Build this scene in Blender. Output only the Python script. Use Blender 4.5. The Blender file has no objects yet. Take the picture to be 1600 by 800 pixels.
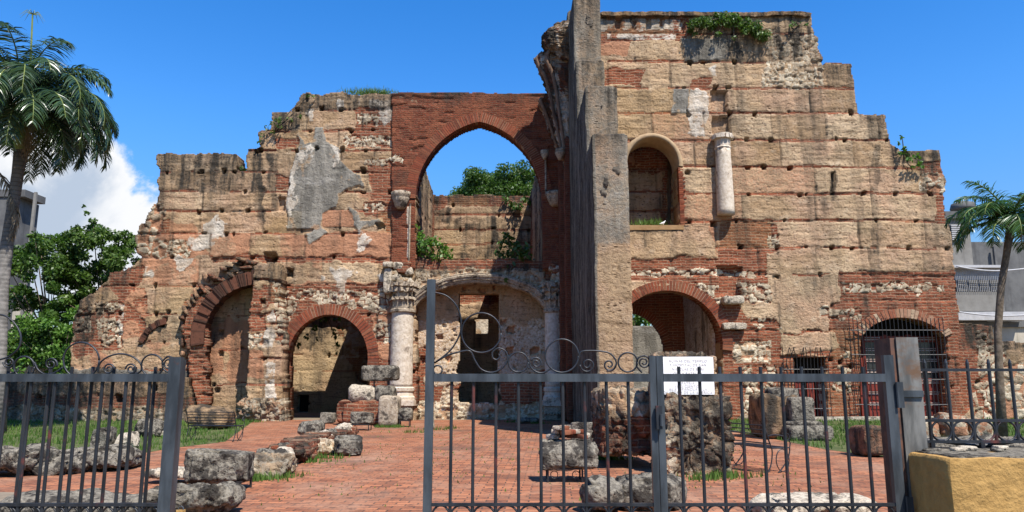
import bpy, math, random
import numpy as np
from math import radians as R, sin, cos, pi

random.seed(7)
rng = np.random.default_rng(7)
SC = bpy.context.scene
COL = SC.collection

# ------------------------------------------------------------------ camera, sky, sun
EYE = 1.6
F_PX = 1155.0
PITCH = math.atan(200.0 / F_PX)
cam_d = bpy.data.cameras.new('camera')
cam_d.sensor_width = 36.0
cam_d.lens = 36.0 * F_PX / 1600.0
cam_d.clip_start = 0.1
cam_d.clip_end = 3000.0
cam = bpy.data.objects.new('camera', cam_d)
cam.location = (0, 0, EYE)
cam.rotation_euler = (pi / 2 + PITCH, 0, 0)
COL.objects.link(cam)
SC.camera = cam

SUN = np.array((0.40, -0.66, 1.2)); SUN = SUN / np.linalg.norm(SUN)
EXPOSURE = 0.80
SC.view_settings.view_transform = 'Standard'
SC.view_settings.look = 'None'
SC.view_settings.gamma = 1.0
SC.view_settings.use_curve_mapping = False
SC.view_settings.exposure = EXPOSURE

def nd(nt, typ, loc=None, **kw):
    n = nt.nodes.new(typ)
    for k, v in kw.items():
        setattr(n, k, v)
    return n

def lk(nt, a, b):
    nt.links.new(a, b)

world = bpy.data.worlds.new('World')
SC.world = world
world.use_nodes = True
wt = world.node_tree
wt.nodes.clear()
sky = nd(wt, 'ShaderNodeTexSky', sky_type='NISHITA')
sky.sun_disc = False
sky.sun_elevation = math.asin(SUN[2])
sky.sun_rotation = math.atan2(SUN[0], SUN[1])
sky.altitude = 0
sky.air_density = 1.0
sky.dust_density = 0.05
sky.ozone_density = 2.2
hs = nd(wt, 'ShaderNodeHueSaturation')
hs.inputs['Hue'].default_value = 0.508
hs.inputs['Saturation'].default_value = 1.40
hs.inputs['Value'].default_value = 1.88
lk(wt, sky.outputs[0], hs.inputs['Color'])

def M(nt, op, a, b=None, clamp=False):
    n = nt.nodes.new('ShaderNodeMath'); n.operation = op; n.use_clamp = clamp
    for i, v in ((0, a), (1, b)):
        if v is None: continue
        if isinstance(v, (int, float)): n.inputs[i].default_value = v
        else: nt.links.new(v, n.inputs[i])
    return n.outputs[0]

def MIX(nt, fac, a, b, blend='MIX'):
    n = nt.nodes.new('ShaderNodeMix'); n.data_type = 'RGBA'; n.blend_type = blend
    if isinstance(fac, (int, float)): n.inputs[0].default_value = fac
    else: nt.links.new(fac, n.inputs[0])
    for i, v in ((6, a), (7, b)):
        if isinstance(v, (tuple, list)): n.inputs[i].default_value = (*v[:3], 1)
        else: nt.links.new(v, n.inputs[i])
    return n.outputs[2]

def SM(nt, v, lo, hi, a=0.0, b=1.0):
    n = nt.nodes.new('ShaderNodeMapRange'); n.interpolation_type = 'SMOOTHSTEP'
    nt.links.new(v, n.inputs[0])
    for i, x in ((1, lo), (2, hi), (3, a), (4, b)):
        if isinstance(x, (int, float)): n.inputs[i].default_value = x
        else: nt.links.new(x, n.inputs[i])
    return n.outputs[0]

def NOISE(nt, vec, scale, detail=4, rough=0.55, dist=0.0, out=0):
    n = nt.nodes.new('ShaderNodeTexNoise')
    n.inputs['Scale'].default_value = scale; n.inputs['Detail'].default_value = detail
    n.inputs['Roughness'].default_value = rough; n.inputs['Distortion'].default_value = dist
    if vec is not None: nt.links.new(vec, n.inputs['Vector'])
    return n.outputs[out]

# cloud bank low on the left of the sky, laid out by direction (east-west ratio, height ratio)
tc = nd(wt, 'ShaderNodeTexCoord')
sep = nd(wt, 'ShaderNodeSeparateXYZ'); lk(wt, tc.outputs['Generated'], sep.inputs[0])
dyc = M(wt, 'MAXIMUM', sep.outputs[1], 0.02)
ux = M(wt, 'DIVIDE', sep.outputs[0], dyc)
uz = M(wt, 'DIVIDE', sep.outputs[2], dyc)
cmb = nd(wt, 'ShaderNodeCombineXYZ'); lk(wt, ux, cmb.inputs[0]); lk(wt, uz, cmb.inputs[1])
n1 = NOISE(wt, cmb.outputs[0], 7.0, 9, 0.6, 0.3)
n2 = NOISE(wt, cmb.outputs[0], 20.0, 8, 0.62)
# top edge of the bank falls away towards the right
edge = M(wt, 'SUBTRACT', 0.385, M(wt, 'MULTIPLY', M(wt, 'MAXIMUM', M(wt, 'ADD', ux, 0.60), 0.0), 0.95))
hgt = M(wt, 'SUBTRACT', edge, uz)
hgt = M(wt, 'ADD', hgt, M(wt, 'MULTIPLY', M(wt, 'SUBTRACT', n1, 0.5), 0.30))
hgt = M(wt, 'ADD', hgt, M(wt, 'MULTIPLY', M(wt, 'SUBTRACT', n2, 0.5), 0.07))
xr = SM(wt, M(wt, 'ADD', ux, M(wt, 'MULTIPLY', M(wt, 'SUBTRACT', n1, 0.5), 0.5)), -0.48, -0.42, 1.0, 0.0)
xr = M(wt, 'MULTIPLY', xr, SM(wt, M(wt, 'ADD', uz, M(wt, 'MULTIPLY', n1, 0.1)), 0.09, 0.2))
fwd = SM(wt, sep.outputs[1], 0.05, 0.15)
cm = M(wt, 'MULTIPLY', M(wt, 'MULTIPLY', SM(wt, hgt, -0.005, 0.035), xr), fwd)
n3 = NOISE(wt, cmb.outputs[0], 5.0, 7, 0.55, 0.2)
body = M(wt, 'MULTIPLY', SM(wt, hgt, 0.03, 0.13), SM(wt, n3, 0.36, 0.54))
ccol = MIX(wt, body, (7.7, 7.8, 8.0), (4.0, 4.75, 5.9))
low = SM(wt, sep.outputs[2], 0.0, 0.36, 0.42, 1.0)
lowc = nd(wt, 'ShaderNodeVectorMath', operation='SCALE'); lk(wt, hs.outputs[0], lowc.inputs[0]); lk(wt, low, lowc.inputs['Scale'])
skc = MIX(wt, cm, lowc.outputs[0], ccol)
bg = nd(wt, 'ShaderNodeBackground'); bg.inputs['Strength'].default_value = 0.073
lk(wt, skc, bg.inputs['Color'])
wo = nd(wt, 'ShaderNodeOutputWorld'); lk(wt, bg.outputs[0], wo.inputs[0])

sd = bpy.data.lights.new('sun', 'SUN')
sd.energy = 5.0; sd.angle = R(0.53); sd.color = (1.0, 0.955, 0.89)
so = bpy.data.objects.new('sun', sd)
from mathutils import Vector, Matrix
so.rotation_euler = Vector((-SUN[0], -SUN[1], -SUN[2])).to_track_quat('-Z', 'Y').to_euler()
so.location = (20, -10, 40)
COL.objects.link(so)

# ------------------------------------------------------------------ picture point -> place
CP, SP = math.cos(PITCH), math.sin(PITCH)
def PX(px, py, Y):
    u = (px - 800.0) / F_PX; v = (400.0 - py) / F_PX
    t = Y / (CP - v * SP)
    return u * t, EYE + t * (SP + v * CP)
def GP(px, py, z=0.0):
    u = (px - 800.0) / F_PX; v = (400.0 - py) / F_PX
    dz = SP + v * CP
    t = (z - EYE) / dz
    return u * t, t * (CP - v * SP)
def ZY(py, Y): return PX(800, py, Y)[1]
def P3(px, py, Y):
    x, z = PX(px, py, Y); return (x, Y, z)

# ------------------------------------------------------------------ numeric noise
def _h(a, seed):
    h = seed * 1013904223 & 0xffffffff
    out = np.full(np.shape(a[0]), h, dtype=np.uint32)
    for k, x in zip((374761393, 668265263, 2147483647), a):
        out = out ^ (x.astype(np.int64).astype(np.uint32) * np.uint32(k))
        out = (out ^ (out >> np.uint32(15))) * np.uint32(2246822519)
        out = (out ^ (out >> np.uint32(13))) * np.uint32(3266489917)
    return ((out ^ (out >> np.uint32(16))) & np.uint32(0xffffff)).astype(np.float64) / 16777215.0
def vn2(x, z, s=0):
    ix = np.floor(x); iz = np.floor(z); fx = x - ix; fz = z - iz
    fx = fx * fx * (3 - 2 * fx); fz = fz * fz * (3 - 2 * fz)
    a = _h((ix, iz), s); b = _h((ix + 1, iz), s); c = _h((ix, iz + 1), s); d = _h((ix + 1, iz + 1), s)
    return (a * (1 - fx) + b * fx) * (1 - fz) + (c * (1 - fx) + d * fx) * fz
def fbm2(x, z, o=4, s=0, g=0.5):
    t = 0; a = 1; n = 0
    for i in range(o):
        t = t + a * vn2(x * 2 ** i + 17.3 * i, z * 2 ** i + 5.1 * i, s + i); n += a; a *= g
    return t / n
def vn3(x, y, z, s=0):
    ix = np.floor(x); iy = np.floor(y); iz = np.floor(z)
    fx = x - ix; fy = y - iy; fz = z - iz
    fx = fx * fx * (3 - 2 * fx); fy = fy * fy * (3 - 2 * fy); fz = fz * fz * (3 - 2 * fz)
    r = 0
    for dx in (0, 1):
        for dy in (0, 1):
            for dz in (0, 1):
                w = (fx if dx else 1 - fx) * (fy if dy else 1 - fy) * (fz if dz else 1 - fz)
                r = r + w * _h((ix + dx, iy + dy, iz + dz), s)
    return r
def fbm3(x, y, z, o=4, s=0, g=0.5):
    t = 0; a = 1; n = 0
    for i in range(o):
        f = 2 ** i
        t = t + a * vn3(x * f + 11.7 * i, y * f + 3.3 * i, z * f + 7.9 * i, s + i); n += a; a *= g
    return t / n
def cell2(x, z, s=0):
    ix = np.floor(x); iz = np.floor(z)
    f1 = np.full(np.shape(x), 9.0); f2 = f1.copy(); idv = np.zeros(np.shape(x))
    for dx in (-1, 0, 1):
        for dz in (-1, 0, 1):
            cx = ix + dx; cz = iz + dz
            px_ = cx + 0.15 + 0.7 * _h((cx, cz), s); pz_ = cz + 0.15 + 0.7 * _h((cx, cz), s + 9)
            d = np.hypot(x - px_, z - pz_); k = _h((cx, cz), s + 31)
            m = d < f1
            f2 = np.where(m, f1, np.minimum(f2, d)); idv = np.where(m, k, idv); f1 = np.where(m, d, f1)
    return f1, f2, idv
def sst(x, a, b):
    t = np.clip((x - a) / (b - a), 0, 1); return t * t * (3 - 2 * t)
def pip(X, Z, poly):
    r = np.zeros(np.shape(X), bool)
    n = len(poly)
    for i in range(n):
        x1, z1 = poly[i]; x2, z2 = poly[(i + 1) % n]
        if z1 == z2: continue
        c = ((z1 > Z) != (z2 > Z)) & (X < (x2 - x1) * (Z - z1) / (z2 - z1) + x1)
        r ^= c
    return r

# ------------------------------------------------------------------ objects
def props(o, label=None, cat=None, group=None, kind=None):
    if label: o['label'] = label
    if cat: o['category'] = cat
    if group: o['group'] = group
    if kind: o['kind'] = kind
    return o
def thing(name, loc, label, cat, group=None):
    o = bpy.data.objects.new(name, None)
    o.location = loc; o.empty_display_size = 0.2
    COL.objects.link(o)
    ROOT[o] = np.array(loc, float)
    return props(o, label, cat, group)
ROOT = {}
def link(name, me, mat, parent=None, smooth=False):
    """one mesh object; coordinates are given in the world and taken back to the parent's base"""
    if parent is not None and parent in ROOT:
        r = ROOT[parent]
        n = len(me.vertices); a = np.empty(n * 3, np.float32)
        me.vertices.foreach_get('co', a); a = a.reshape(-1, 3) - r.astype(np.float32)
        me.vertices.foreach_set('co', a.ravel())
    o = bpy.data.objects.new(name, me)
    COL.objects.link(o)
    if parent is not None:
        o.parent = parent
        ROOT[o] = ROOT.get(parent, np.zeros(3))
    if mat is not None: me.materials.append(mat)
    if smooth:
        me.polygons.foreach_set('use_smooth', np.ones(len(me.polygons), bool))
    me.update()
    return o
def np_mesh(name, V, Q):
    """V (n,3), Q (m,k) faces"""
    V = np.asarray(V, np.float32); Q = np.asarray(Q, np.int32)
    me = bpy.data.meshes.new(name)
    me.vertices.add(len(V)); me.vertices.foreach_set('co', V.ravel())
    k = Q.shape[1]
    me.loops.add(Q.size); me.loops.foreach_set('vertex_index', Q.ravel())
    me.polygons.add(len(Q))
    me.polygons.foreach_set('loop_start', np.arange(0, Q.size, k, dtype=np.int32))
    me.polygons.foreach_set('loop_total', np.full(len(Q), k, np.int32))
    me.update(calc_edges=True)
    return me
def attr(me, name, A):
    a = me.attributes.new(name, 'FLOAT_COLOR', 'POINT')
    a.data.foreach_set('color', np.ascontiguousarray(A, np.float32).ravel())

class MB:
    def __init__(s): s.v = []; s.f = []
    def add(s, V, Fc):
        b = len(s.v); s.v += [tuple(map(float, p)) for p in V]; s.f += [tuple(i + b for i in f) for f in Fc]
    def box(s, x0, x1, y0, y1, z0, z1, ch=0.0, rot=0.0, jit=0.0):
        cx, cy = (x0 + x1) / 2, (y0 + y1) / 2
        V = []
        for x in (x0, x1):
            for y in (y0, y1):
                for z in (z0, z1):
                    dx, dy = x - cx, y - cy
                    if rot: dx, dy = dx * cos(rot) - dy * sin(rot), dx * sin(rot) + dy * cos(rot)
                    V.append((cx + dx + random.uniform(-jit, jit), cy + dy + random.uniform(-jit, jit), z + random.uniform(-jit, jit)))
        s.add(V, [(0, 1, 3, 2), (4, 6, 7, 5), (0, 4, 5, 1), (2, 3, 7, 6), (0, 2, 6, 4), (1, 5, 7, 3)])
    def tube(s, pts, r, n=6, cap=True, taper=None, flat=None):
        pts = [Vector(p) for p in pts]; m = len(pts); V = []; Fc = []
        up = None
        for i, p in enumerate(pts):
            t = (pts[min(i + 1, m - 1)] - pts[max(i - 1, 0)])
            if t.length < 1e-9: t = Vector((0, 0, 1))
            t.normalize()
            if up is None:
                up = Vector((0, 1, 0)) if abs(t.y) < 0.9 else Vector((1, 0, 0))
            a = up - t * up.dot(t); a.normalize(); b = t.cross(a); up = a
            ri = r[i] if isinstance(r, (list, tuple)) else r
            ra, rb = (ri, ri) if flat is None else (flat, ri)
            for k in range(n):
                th = 2 * pi * (k + 0.5) / n
                V.append(p + a * cos(th) * ra + b * sin(th) * rb)
        for i in range(m - 1):
            for k in range(n):
                k2 = (k + 1) % n
                Fc.append((i * n + k, i * n + k2, (i + 1) * n + k2, (i + 1) * n + k))
        if cap:
            Fc.append(tuple(range(n - 1, -1, -1))); Fc.append(tuple((m - 1) * n + k for k in range(n)))
        s.add(V, Fc)
    def lathe(s, prof, c, n=20, a0=0.0, a1=2 * pi, flute=0, fd=0.0):
        full = abs(a1 - a0 - 2 * pi) < 1e-6
        V = []; Fc = []; cnt = n if full else n + 1
        for (r, z) in prof:
            for k in range(cnt):
                a = a0 + (a1 - a0) * k / n
                rr = r * (1 - fd * (0.5 + 0.5 * cos(flute * a))) if flute else r
                V.append((c[0] + rr * cos(a), c[1] + rr * sin(a), c[2] + z))
        for i in range(len(prof) - 1):
            for k in range(n):
                k2 = (k + 1) % cnt if full else k + 1
                Fc.append((i * cnt + k, i * cnt + k2, (i + 1) * cnt + k2, (i + 1) * cnt + k))
        if full:
            Fc.append(tuple(range(cnt - 1, -1, -1))); Fc.append(tuple((len(prof) - 1) * cnt + k for k in range(cnt)))
        s.add(V, Fc)
    def build(s, name, mat, parent=None, smooth=False):
        me = bpy.data.meshes.new(name); me.from_pydata(s.v, [], s.f)
        return link(name, me, mat, parent, smooth)

# ------------------------------------------------------------------ materials
def new_mat(name):
    m = bpy.data.materials.new(name); m.use_nodes = True
    nt = m.node_tree
    b = nt.nodes['Principled BSDF']
    b.inputs['Roughness'].default_value = 0.92
    b.inputs['Specular IOR Level'].default_value = 0.2
    return m, nt, b
def bump(nt, b, h, dist=0.05, st=0.8):
    n = nt.nodes.new('ShaderNodeBump'); n.inputs['Strength'].default_value = st; n.inputs['Distance'].default_value = dist
    lk(nt, h, n.inputs['Height']); lk(nt, n.outputs[0], b.inputs['Normal'])
def pos(nt):
    g = nt.nodes.new('ShaderNodeNewGeometry'); return g.outputs['Position'], g
def scl(nt, v, s):
    n = nt.nodes.new('ShaderNodeVectorMath'); n.operation = 'MULTIPLY'; n.inputs[1].default_value = s
    lk(nt, v, n.inputs[0]); return n.outputs[0]

def ruin_mat(name, bw=0.44, bh=0.135, mortar=0.022, b1=(0.36, 0.112, 0.056), b2=(0.205, 0.06, 0.033), bm=(0.42, 0.28, 0.18)):
    m, nt, b = new_mat(name)
    p, g = pos(nt)
    sp = nt.nodes.new('ShaderNodeSeparateXYZ'); lk(nt, p, sp.inputs[0])
    wv = NOISE(nt, p, 1.3, 3, 0.5)
    u = M(nt, 'ADD', M(nt, 'ADD', sp.outputs[0], sp.outputs[1]), M(nt, 'MULTIPLY', wv, 0.1))
    v = M(nt, 'ADD', sp.outputs[2], M(nt, 'MULTIPLY', M(nt, 'SUBTRACT', wv, 0.5), 0.16))
    cb = nt.nodes.new('ShaderNodeCombineXYZ'); lk(nt, u, cb.inputs[0]); lk(nt, v, cb.inputs[1])
    a1 = nt.nodes.new('ShaderNodeAttribute'); a1.attribute_name = 'zone'
    a2 = nt.nodes.new('ShaderNodeAttribute'); a2.attribute_name = 'wear_shade'
    s1 = nt.nodes.new('ShaderNodeSeparateColor'); lk(nt, a1.outputs['Color'], s1.inputs[0])
    s2 = nt.nodes.new('ShaderNodeSeparateColor'); lk(nt, a2.outputs['Color'], s2.inputs[0])
    brick, stone, plaster, white = s1.outputs[0], s1.outputs[1], s1.outputs[2], a1.outputs['Alpha']
    stain, tint, earth, olive = s2.outputs[0], s2.outputs[1], s2.outputs[2], a2.outputs['Alpha']
    nf = NOISE(nt, p, 9.0, 8, 0.65)
    nm = NOISE(nt, p, 2.2, 6, 0.6)
    nl = NOISE(nt, p, 0.55, 4, 0.55)
    nff = NOISE(nt, p, 34.0, 3, 0.6)
    def edge(x, w=0.55):
        t = M(nt, 'ADD', x, M(nt, 'MULTIPLY', M(nt, 'SUBTRACT', nf, 0.5), w))
        return SM(nt, t, 0.38, 0.62)
    # rammed earth
    c = MIX(nt, tint, (0.415, 0.265, 0.14), (0.64, 0.475, 0.30))
    c = MIX(nt, SM(nt, nl, 0.44, 0.66), c, (0.56, 0.365, 0.23))
    c = MIX(nt, SM(nt, nm, 0.52, 0.75, 0, 0.6), c, (0.66, 0.52, 0.36))
    c = MIX(nt, SM(nt, nf, 0.30, 0.50, 0.8, 0.0), c, (0.15, 0.09, 0.05))
    sv = scl(nt, p, (1.2, 1.2, 12.0))
    lay = NOISE(nt, sv, 1.0, 6, 0.6)
    c = MIX(nt, SM(nt, lay, 0.53, 0.66, 0, 0.7), c, (0.20, 0.125, 0.07))
    vo = nt.nodes.new('ShaderNodeTexVoronoi'); vo.inputs['Scale'].default_value = 5.0; lk(nt, scl(nt, p, (.62, .62, 1.5)), vo.inputs['Vector'])
    pit = M(nt, 'MULTIPLY', SM(nt, M(nt, 'ADD', vo.outputs['Distance'], M(nt, 'MULTIPLY', M(nt, 'SUBTRACT', nf, .5), .35)), 0.08, 0.24, 1.0, 0.0), SM(nt, nm, 0.45, 0.60))
    c = MIX(nt, M(nt, 'MULTIPLY', pit, 0.9), c, (0.075, 0.045, 0.027))
    c = MIX(nt, edge(earth), c, MIX(nt, nm, (0.54, 0.29, 0.17), (0.42, 0.195, 0.105)))
    # brick
    bt = nt.nodes.new('ShaderNodeTexBrick'); lk(nt, cb.outputs[0], bt.inputs['Vector'])
    bt.inputs['Scale'].default_value = 1.0; bt.inputs['Brick Width'].default_value = bw; bt.inputs['Row Height'].default_value = bh
    bt.inputs['Mortar Size'].default_value = mortar; bt.inputs['Mortar Smooth'].default_value = 0.35; bt.inputs['Bias'].default_value = 0.0
    bt.inputs['Color1'].default_value = (*b1, 1); bt.inputs['Color2'].default_value = (*b2, 1); bt.inputs['Mortar'].default_value = (*bm, 1)
    bc = MIX(nt, SM(nt, nm, 0.35, 0.7, 0.0, 0.55), bt.outputs['Color'], (0.35, 0.13, 0.068))
    bc = MIX(nt, SM(nt, nf, 0.55, 0.72, 0, 0.6), bc, (0.36, 0.2, 0.12))
    bc = MIX(nt, SM(nt, nf, 0.28, 0.44, 0.75, 0), bc, (0.085, 0.035, 0.025))
    eb = edge(brick)
    c = MIX(nt, eb, c, bc)
    # field stones
    stc = MIX(nt, SM(nt, nf, .25, .75), MIX(nt, tint, (0.20, 0.125, 0.075), (0.50, 0.39, 0.25)), MIX(nt, tint, (0.50, 0.37, 0.24), (0.90, 0.80, 0.61)))
    c = MIX(nt, SM(nt, stone, 0.35, 0.6), c, stc)
    # old grey render and lime
    pv = NOISE(nt, scl(nt, p, (2.6, 2.6, 0.45)), 1.0, 7, 0.62)
    ph = NOISE(nt, scl(nt, p, (0.4, 0.4, 2.6)), 1.0, 5, 0.6)
    pc = MIX(nt, SM(nt, pv, 0.36, 0.66), (0.19, 0.175, 0.145), (0.37, 0.34, 0.28))
    pc = MIX(nt, SM(nt, ph, 0.56, 0.7, 0, 0.5), pc, (0.52, 0.49, 0.43))
    pc = MIX(nt, SM(nt, nff, 0.3, 0.5, 0.45, 0), pc, (0.13, 0.125, 0.115))
    c = MIX(nt, edge(plaster, 0.35), c, pc)
    wc = MIX(nt, SM(nt, nm, 0.35, 0.65), (0.54, 0.45, 0.345), (0.82, 0.75, 0.63))
    wc = MIX(nt, SM(nt, nff, 0.34, 0.48, 0.6, 0), wc, (0.36, 0.28, 0.2))
    c = MIX(nt, M(nt, 'MULTIPLY', edge(white, 1.1), 0.88), c, wc)
    c = MIX(nt, M(nt, 'MULTIPLY', olive, 0.8), c, (0.33, 0.235, 0.095))
    # black weathering streaks, and shade painted by darkening
    sn = NOISE(nt, scl(nt, p, (3.2, 3.2, 0.35)), 1.0, 6, 0.62)
    sf = M(nt, 'MULTIPLY', stain, SM(nt, M(nt, 'ADD', M(nt, 'MULTIPLY', sn, 0.65), M(nt, 'MULTIPLY', nf, 0.35)), 0.36, 0.62, 0.25, 1.1), True)
    c = MIX(nt, sf, c, MIX(nt, nf, (0.03, 0.026, 0.022), (0.085, 0.072, 0.055)))
    lk(nt, c, b.inputs['Base Color'])
    hb = M(nt, 'MULTIPLY', M(nt, 'MULTIPLY', bt.outputs['Fac'], eb), -0.9)
    hh = M(nt, 'ADD', M(nt, 'ADD', hb, M(nt, 'MULTIPLY', nf, 1.3)), M(nt, 'ADD', M(nt, 'MULTIPLY', nff, 0.5), M(nt, 'MULTIPLY', pit, -0.9)))
    bump(nt, b, hh, 0.06, 1.0)
    b.inputs['Roughness'].default_value = 0.96; b.inputs['Specular IOR Level'].default_value = 0.08
    return m

def island_mat(name, cols, dark=(0.06, 0.03, 0.02), noise=7.0, rough=0.94, bd=0.03):
    """small bricks or stones that each take a shade of their own"""
    m, nt, b = new_mat(name)
    p, g = pos(nt)
    rp = nt.nodes.new('ShaderNodeValToRGB'); lk(nt, g.outputs['Random Per Island'], rp.inputs[0])
    e = rp.color_ramp.elements
    e[0].color = (*cols[0], 1); e[1].color = (*cols[-1], 1)
    for i, cc in enumerate(cols[1:-1]):
        x = e.new((i + 1) / (len(cols) - 1)); x.color = (*cc, 1)
    n = NOISE(nt, p, noise, 7, 0.65)
    c = MIX(nt, SM(nt, n, 0.30, 0.5, 0.75, 0), rp.outputs[0], dark)
    c = MIX(nt, SM(nt, n, 0.56, 0.75, 0, 0.5), c, tuple(min(1, x * 1.3 + 0.015) for x in cols[0]))
    lk(nt, c, b.inputs['Base Color'])
    bump(nt, b, n, bd, 0.8)
    b.inputs['Roughness'].default_value = rough; b.inputs['Specular IOR Level'].default_value = 0.1
    return m

def stone_mat(name, light, mid, dark, amt=0.5, scale=3.0, streak=False, bd=0.04):
    m, nt, b = new_mat(name)
    p, g = pos(nt)
    n = NOISE(nt, p, scale, 9, 0.66)
    n2 = NOISE(nt, p, scale * 4.5, 6, 0.6)
    src = NOISE(nt, scl(nt, p, (4, 4, 0.5)), 1.0, 6, 0.6) if streak else n
    c = MIX(nt, SM(nt, n2, 0.34, 0.66), mid, light)
    c = MIX(nt, SM(nt, src, 0.60 - 0.14 * amt, 0.70 - 0.14 * amt, 0, 0.9), c, dark)
    n3 = NOISE(nt, p, scale * 9, 5, 0.65)
    c = MIX(nt, SM(nt, n3, 0.34, 0.46, 0.5 * amt, 0), c, dark)
    vo = nt.nodes.new('ShaderNodeTexVoronoi'); vo.inputs['Scale'].default_value = scale * 4; lk(nt, p, vo.inputs['Vector'])
    pit = SM(nt, vo.outputs['Distance'], 0.08, 0.25, 1.0, 0.0)
    c = MIX(nt, M(nt, 'MULTIPLY', pit, M(nt, 'MULTIPLY', SM(nt, n, 0.4, 0.6), 0.7)), c, dark)
    lk(nt, c, b.inputs['Base Color'])
    bump(nt, b, M(nt, 'SUBTRACT', M(nt, 'ADD', n, M(nt, 'MULTIPLY', n2, 0.6)), M(nt, 'MULTIPLY', pit, 0.4)), bd, 0.9)
    b.inputs['Roughness'].default_value = 0.95; b.inputs['Specular IOR Level'].default_value = 0.1
    return m

def leaf_mat(name, a, c2, tr=0.35, rough=0.45, spec=0.35):
    m, nt, b = new_mat(name)
    p, g = pos(nt)
    rp = nt.nodes.new('ShaderNodeValToRGB'); lk(nt, g.outputs['Random Per Island'], rp.inputs[0])
    rp.color_ramp.elements[0].color = (*a, 1); rp.color_ramp.elements[1].color = (*c2, 1)
    x = rp.color_ramp.elements.new(0.75); x.color = (*[(q + w) / 2 for q, w in zip(a, c2)], 1)
    n = NOISE(nt, p, 0.9, 3, 0.5)
    c = MIX(nt, SM(nt, n, 0.35, 0.7, 0, 0.45), rp.outputs[0], tuple(q * 0.6 for q in a))
    lk(nt, c, b.inputs['Base Color'])
    b.inputs['Roughness'].default_value = rough; b.inputs['Specular IOR Level'].default_value = spec
    t = nt.nodes.new('ShaderNodeBsdfTranslucent'); lk(nt, MIX(nt, 1.0, c, (1.0, 1.25, 0.5), 'MULTIPLY'), t.inputs['Color'])
    mx = nt.nodes.new('ShaderNodeMixShader'); mx.inputs[0].default_value = tr
    lk(nt, b.outputs[0], mx.inputs[1]); lk(nt, t.outputs[0], mx.inputs[2])
    lk(nt, mx.outputs[0], nt.nodes['Material Output'].inputs[0])
    return m

def metal_mat(name, base, rust, amt=0.35, rough=0.5, scale=4.0):
    m, nt, b = new_mat(name)
    p, g = pos(nt)
    n = NOISE(nt, p, scale, 7, 0.65)
    n2 = NOISE(nt, scl(nt, p, (7, 7, 1.5)), 1.0, 5, 0.6)
    c = MIX(nt, SM(nt, n2, 0.35, 0.65), tuple(x * 1.25 for x in base), tuple(x * 0.5 for x in base))
    c = MIX(nt, SM(nt, n, 0.72 - 0.3 * amt, 0.86 - 0.3 * amt), c, rust)
    lk(nt, c, b.inputs['Base Color'])
    b.inputs['Roughness'].default_value = rough; b.inputs['Specular IOR Level'].default_value = 0.4
    bump(nt, b, n, 0.004, 0.5)
    return m

def plain_mat(name, a, c2, scale=3.0, rough=0.85, bd=0.01, streak=0.0, spec=0.2):
    m, nt, b = new_mat(name)
    p, g = pos(nt)
    n = NOISE(nt, p, scale, 7, 0.62)
    c = MIX(nt, SM(nt, n, 0.3, 0.7), a, c2)
    if streak:
        s = NOISE(nt, scl(nt, p, (2.5, 2.5, 0.2)), 1.0, 6, 0.65)
        c = MIX(nt, SM(nt, s, 0.52, 0.72, 0, streak), c, tuple(x * 0.3 for x in a))
    lk(nt, c, b.inputs['Base Color'])
    bump(nt, b, n, bd, 0.7)
    b.inputs['Roughness'].default_value = rough; b.inputs['Specular IOR Level'].default_value = spec
    return m

MAT = {}
MAT['ruin'] = ruin_mat('ruined_masonry')
MAT['ruin_fine'] = ruin_mat('fine_brick_masonry', 0.40, 0.098, 0.016, (0.235, 0.064, 0.034), (0.13, 0.038, 0.024), (0.19, 0.105, 0.066))
MAT['ring'] = island_mat('arch_brick', [(0.29, 0.09, 0.046), (0.22, 0.06, 0.033), (0.27, 0.115, 0.062), (0.15, 0.045, 0.027)])
MAT['ring_pale'] = island_mat('arch_pale_brick', [(0.36, 0.20, 0.12), (0.27, 0.09, 0.05), (0.48, 0.36, 0.24), (0.24, 0.08, 0.045), (0.33, 0.14, 0.08)])
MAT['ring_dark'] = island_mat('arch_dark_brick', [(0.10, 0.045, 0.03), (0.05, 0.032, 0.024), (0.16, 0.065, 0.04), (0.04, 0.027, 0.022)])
MAT['mortar'] = plain_mat('old_mortar', (0.30, 0.19, 0.12), (0.40, 0.28, 0.19), 6, 0.95, 0.03)
MAT['soffit'] = plain_mat('ochre_soffit', (0.34, 0.20, 0.09), (0.44, 0.28, 0.14), 3, 0.95, 0.03)
MAT['spall'] = plain_mat('spalled_hollow', (0.085, 0.072, 0.055), (0.15, 0.125, 0.095), 5, 0.95, 0.03)
MAT['rib'] = plain_mat('stained_rib_render', (0.15, 0.09, 0.06), (0.26, 0.175, 0.12), 4, 0.95, 0.04, .9)
MAT['hood'] = plain_mat('tan_render', (0.36, 0.25, 0.145), (0.46, 0.34, 0.21), 3, 0.95, 0.03, .3)
MAT['stone'] = stone_mat('weathered_coral_stone', (0.29, 0.26, 0.205), (0.135, 0.12, 0.096), (0.034, 0.030, 0.026), 0.85, 3.6, False, 0.07)
MAT['stone_pale'] = stone_mat('pale_coral_stone', (0.62, 0.54, 0.42), (0.34, 0.29, 0.22), (0.06, 0.052, 0.042), 0.5, 3.6, False, 0.06)
MAT['column'] = stone_mat('limewashed_column_stone', (0.68, 0.60, 0.49), (0.52, 0.43, 0.33), (0.21, 0.165, 0.125), 0.18, 1.6, False, 0.025)
MAT['column_dirty'] = stone_mat('stained_carved_stone', (0.47, 0.395, 0.30), (0.28, 0.22, 0.155), (0.06, 0.05, 0.04), 0.58, 2.6, False, 0.03)
MAT['iron'] = metal_mat('grey_painted_iron', (0.055, 0.064, 0.072), (0.10, 0.045, 0.03), 0.25, 0.42)
MAT['iron_bar'] = metal_mat('dark_bar_iron', (0.022, 0.024, 0.028), (0.13, 0.035, 0.025), 0.5, 0.45, 2.5)
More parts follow.
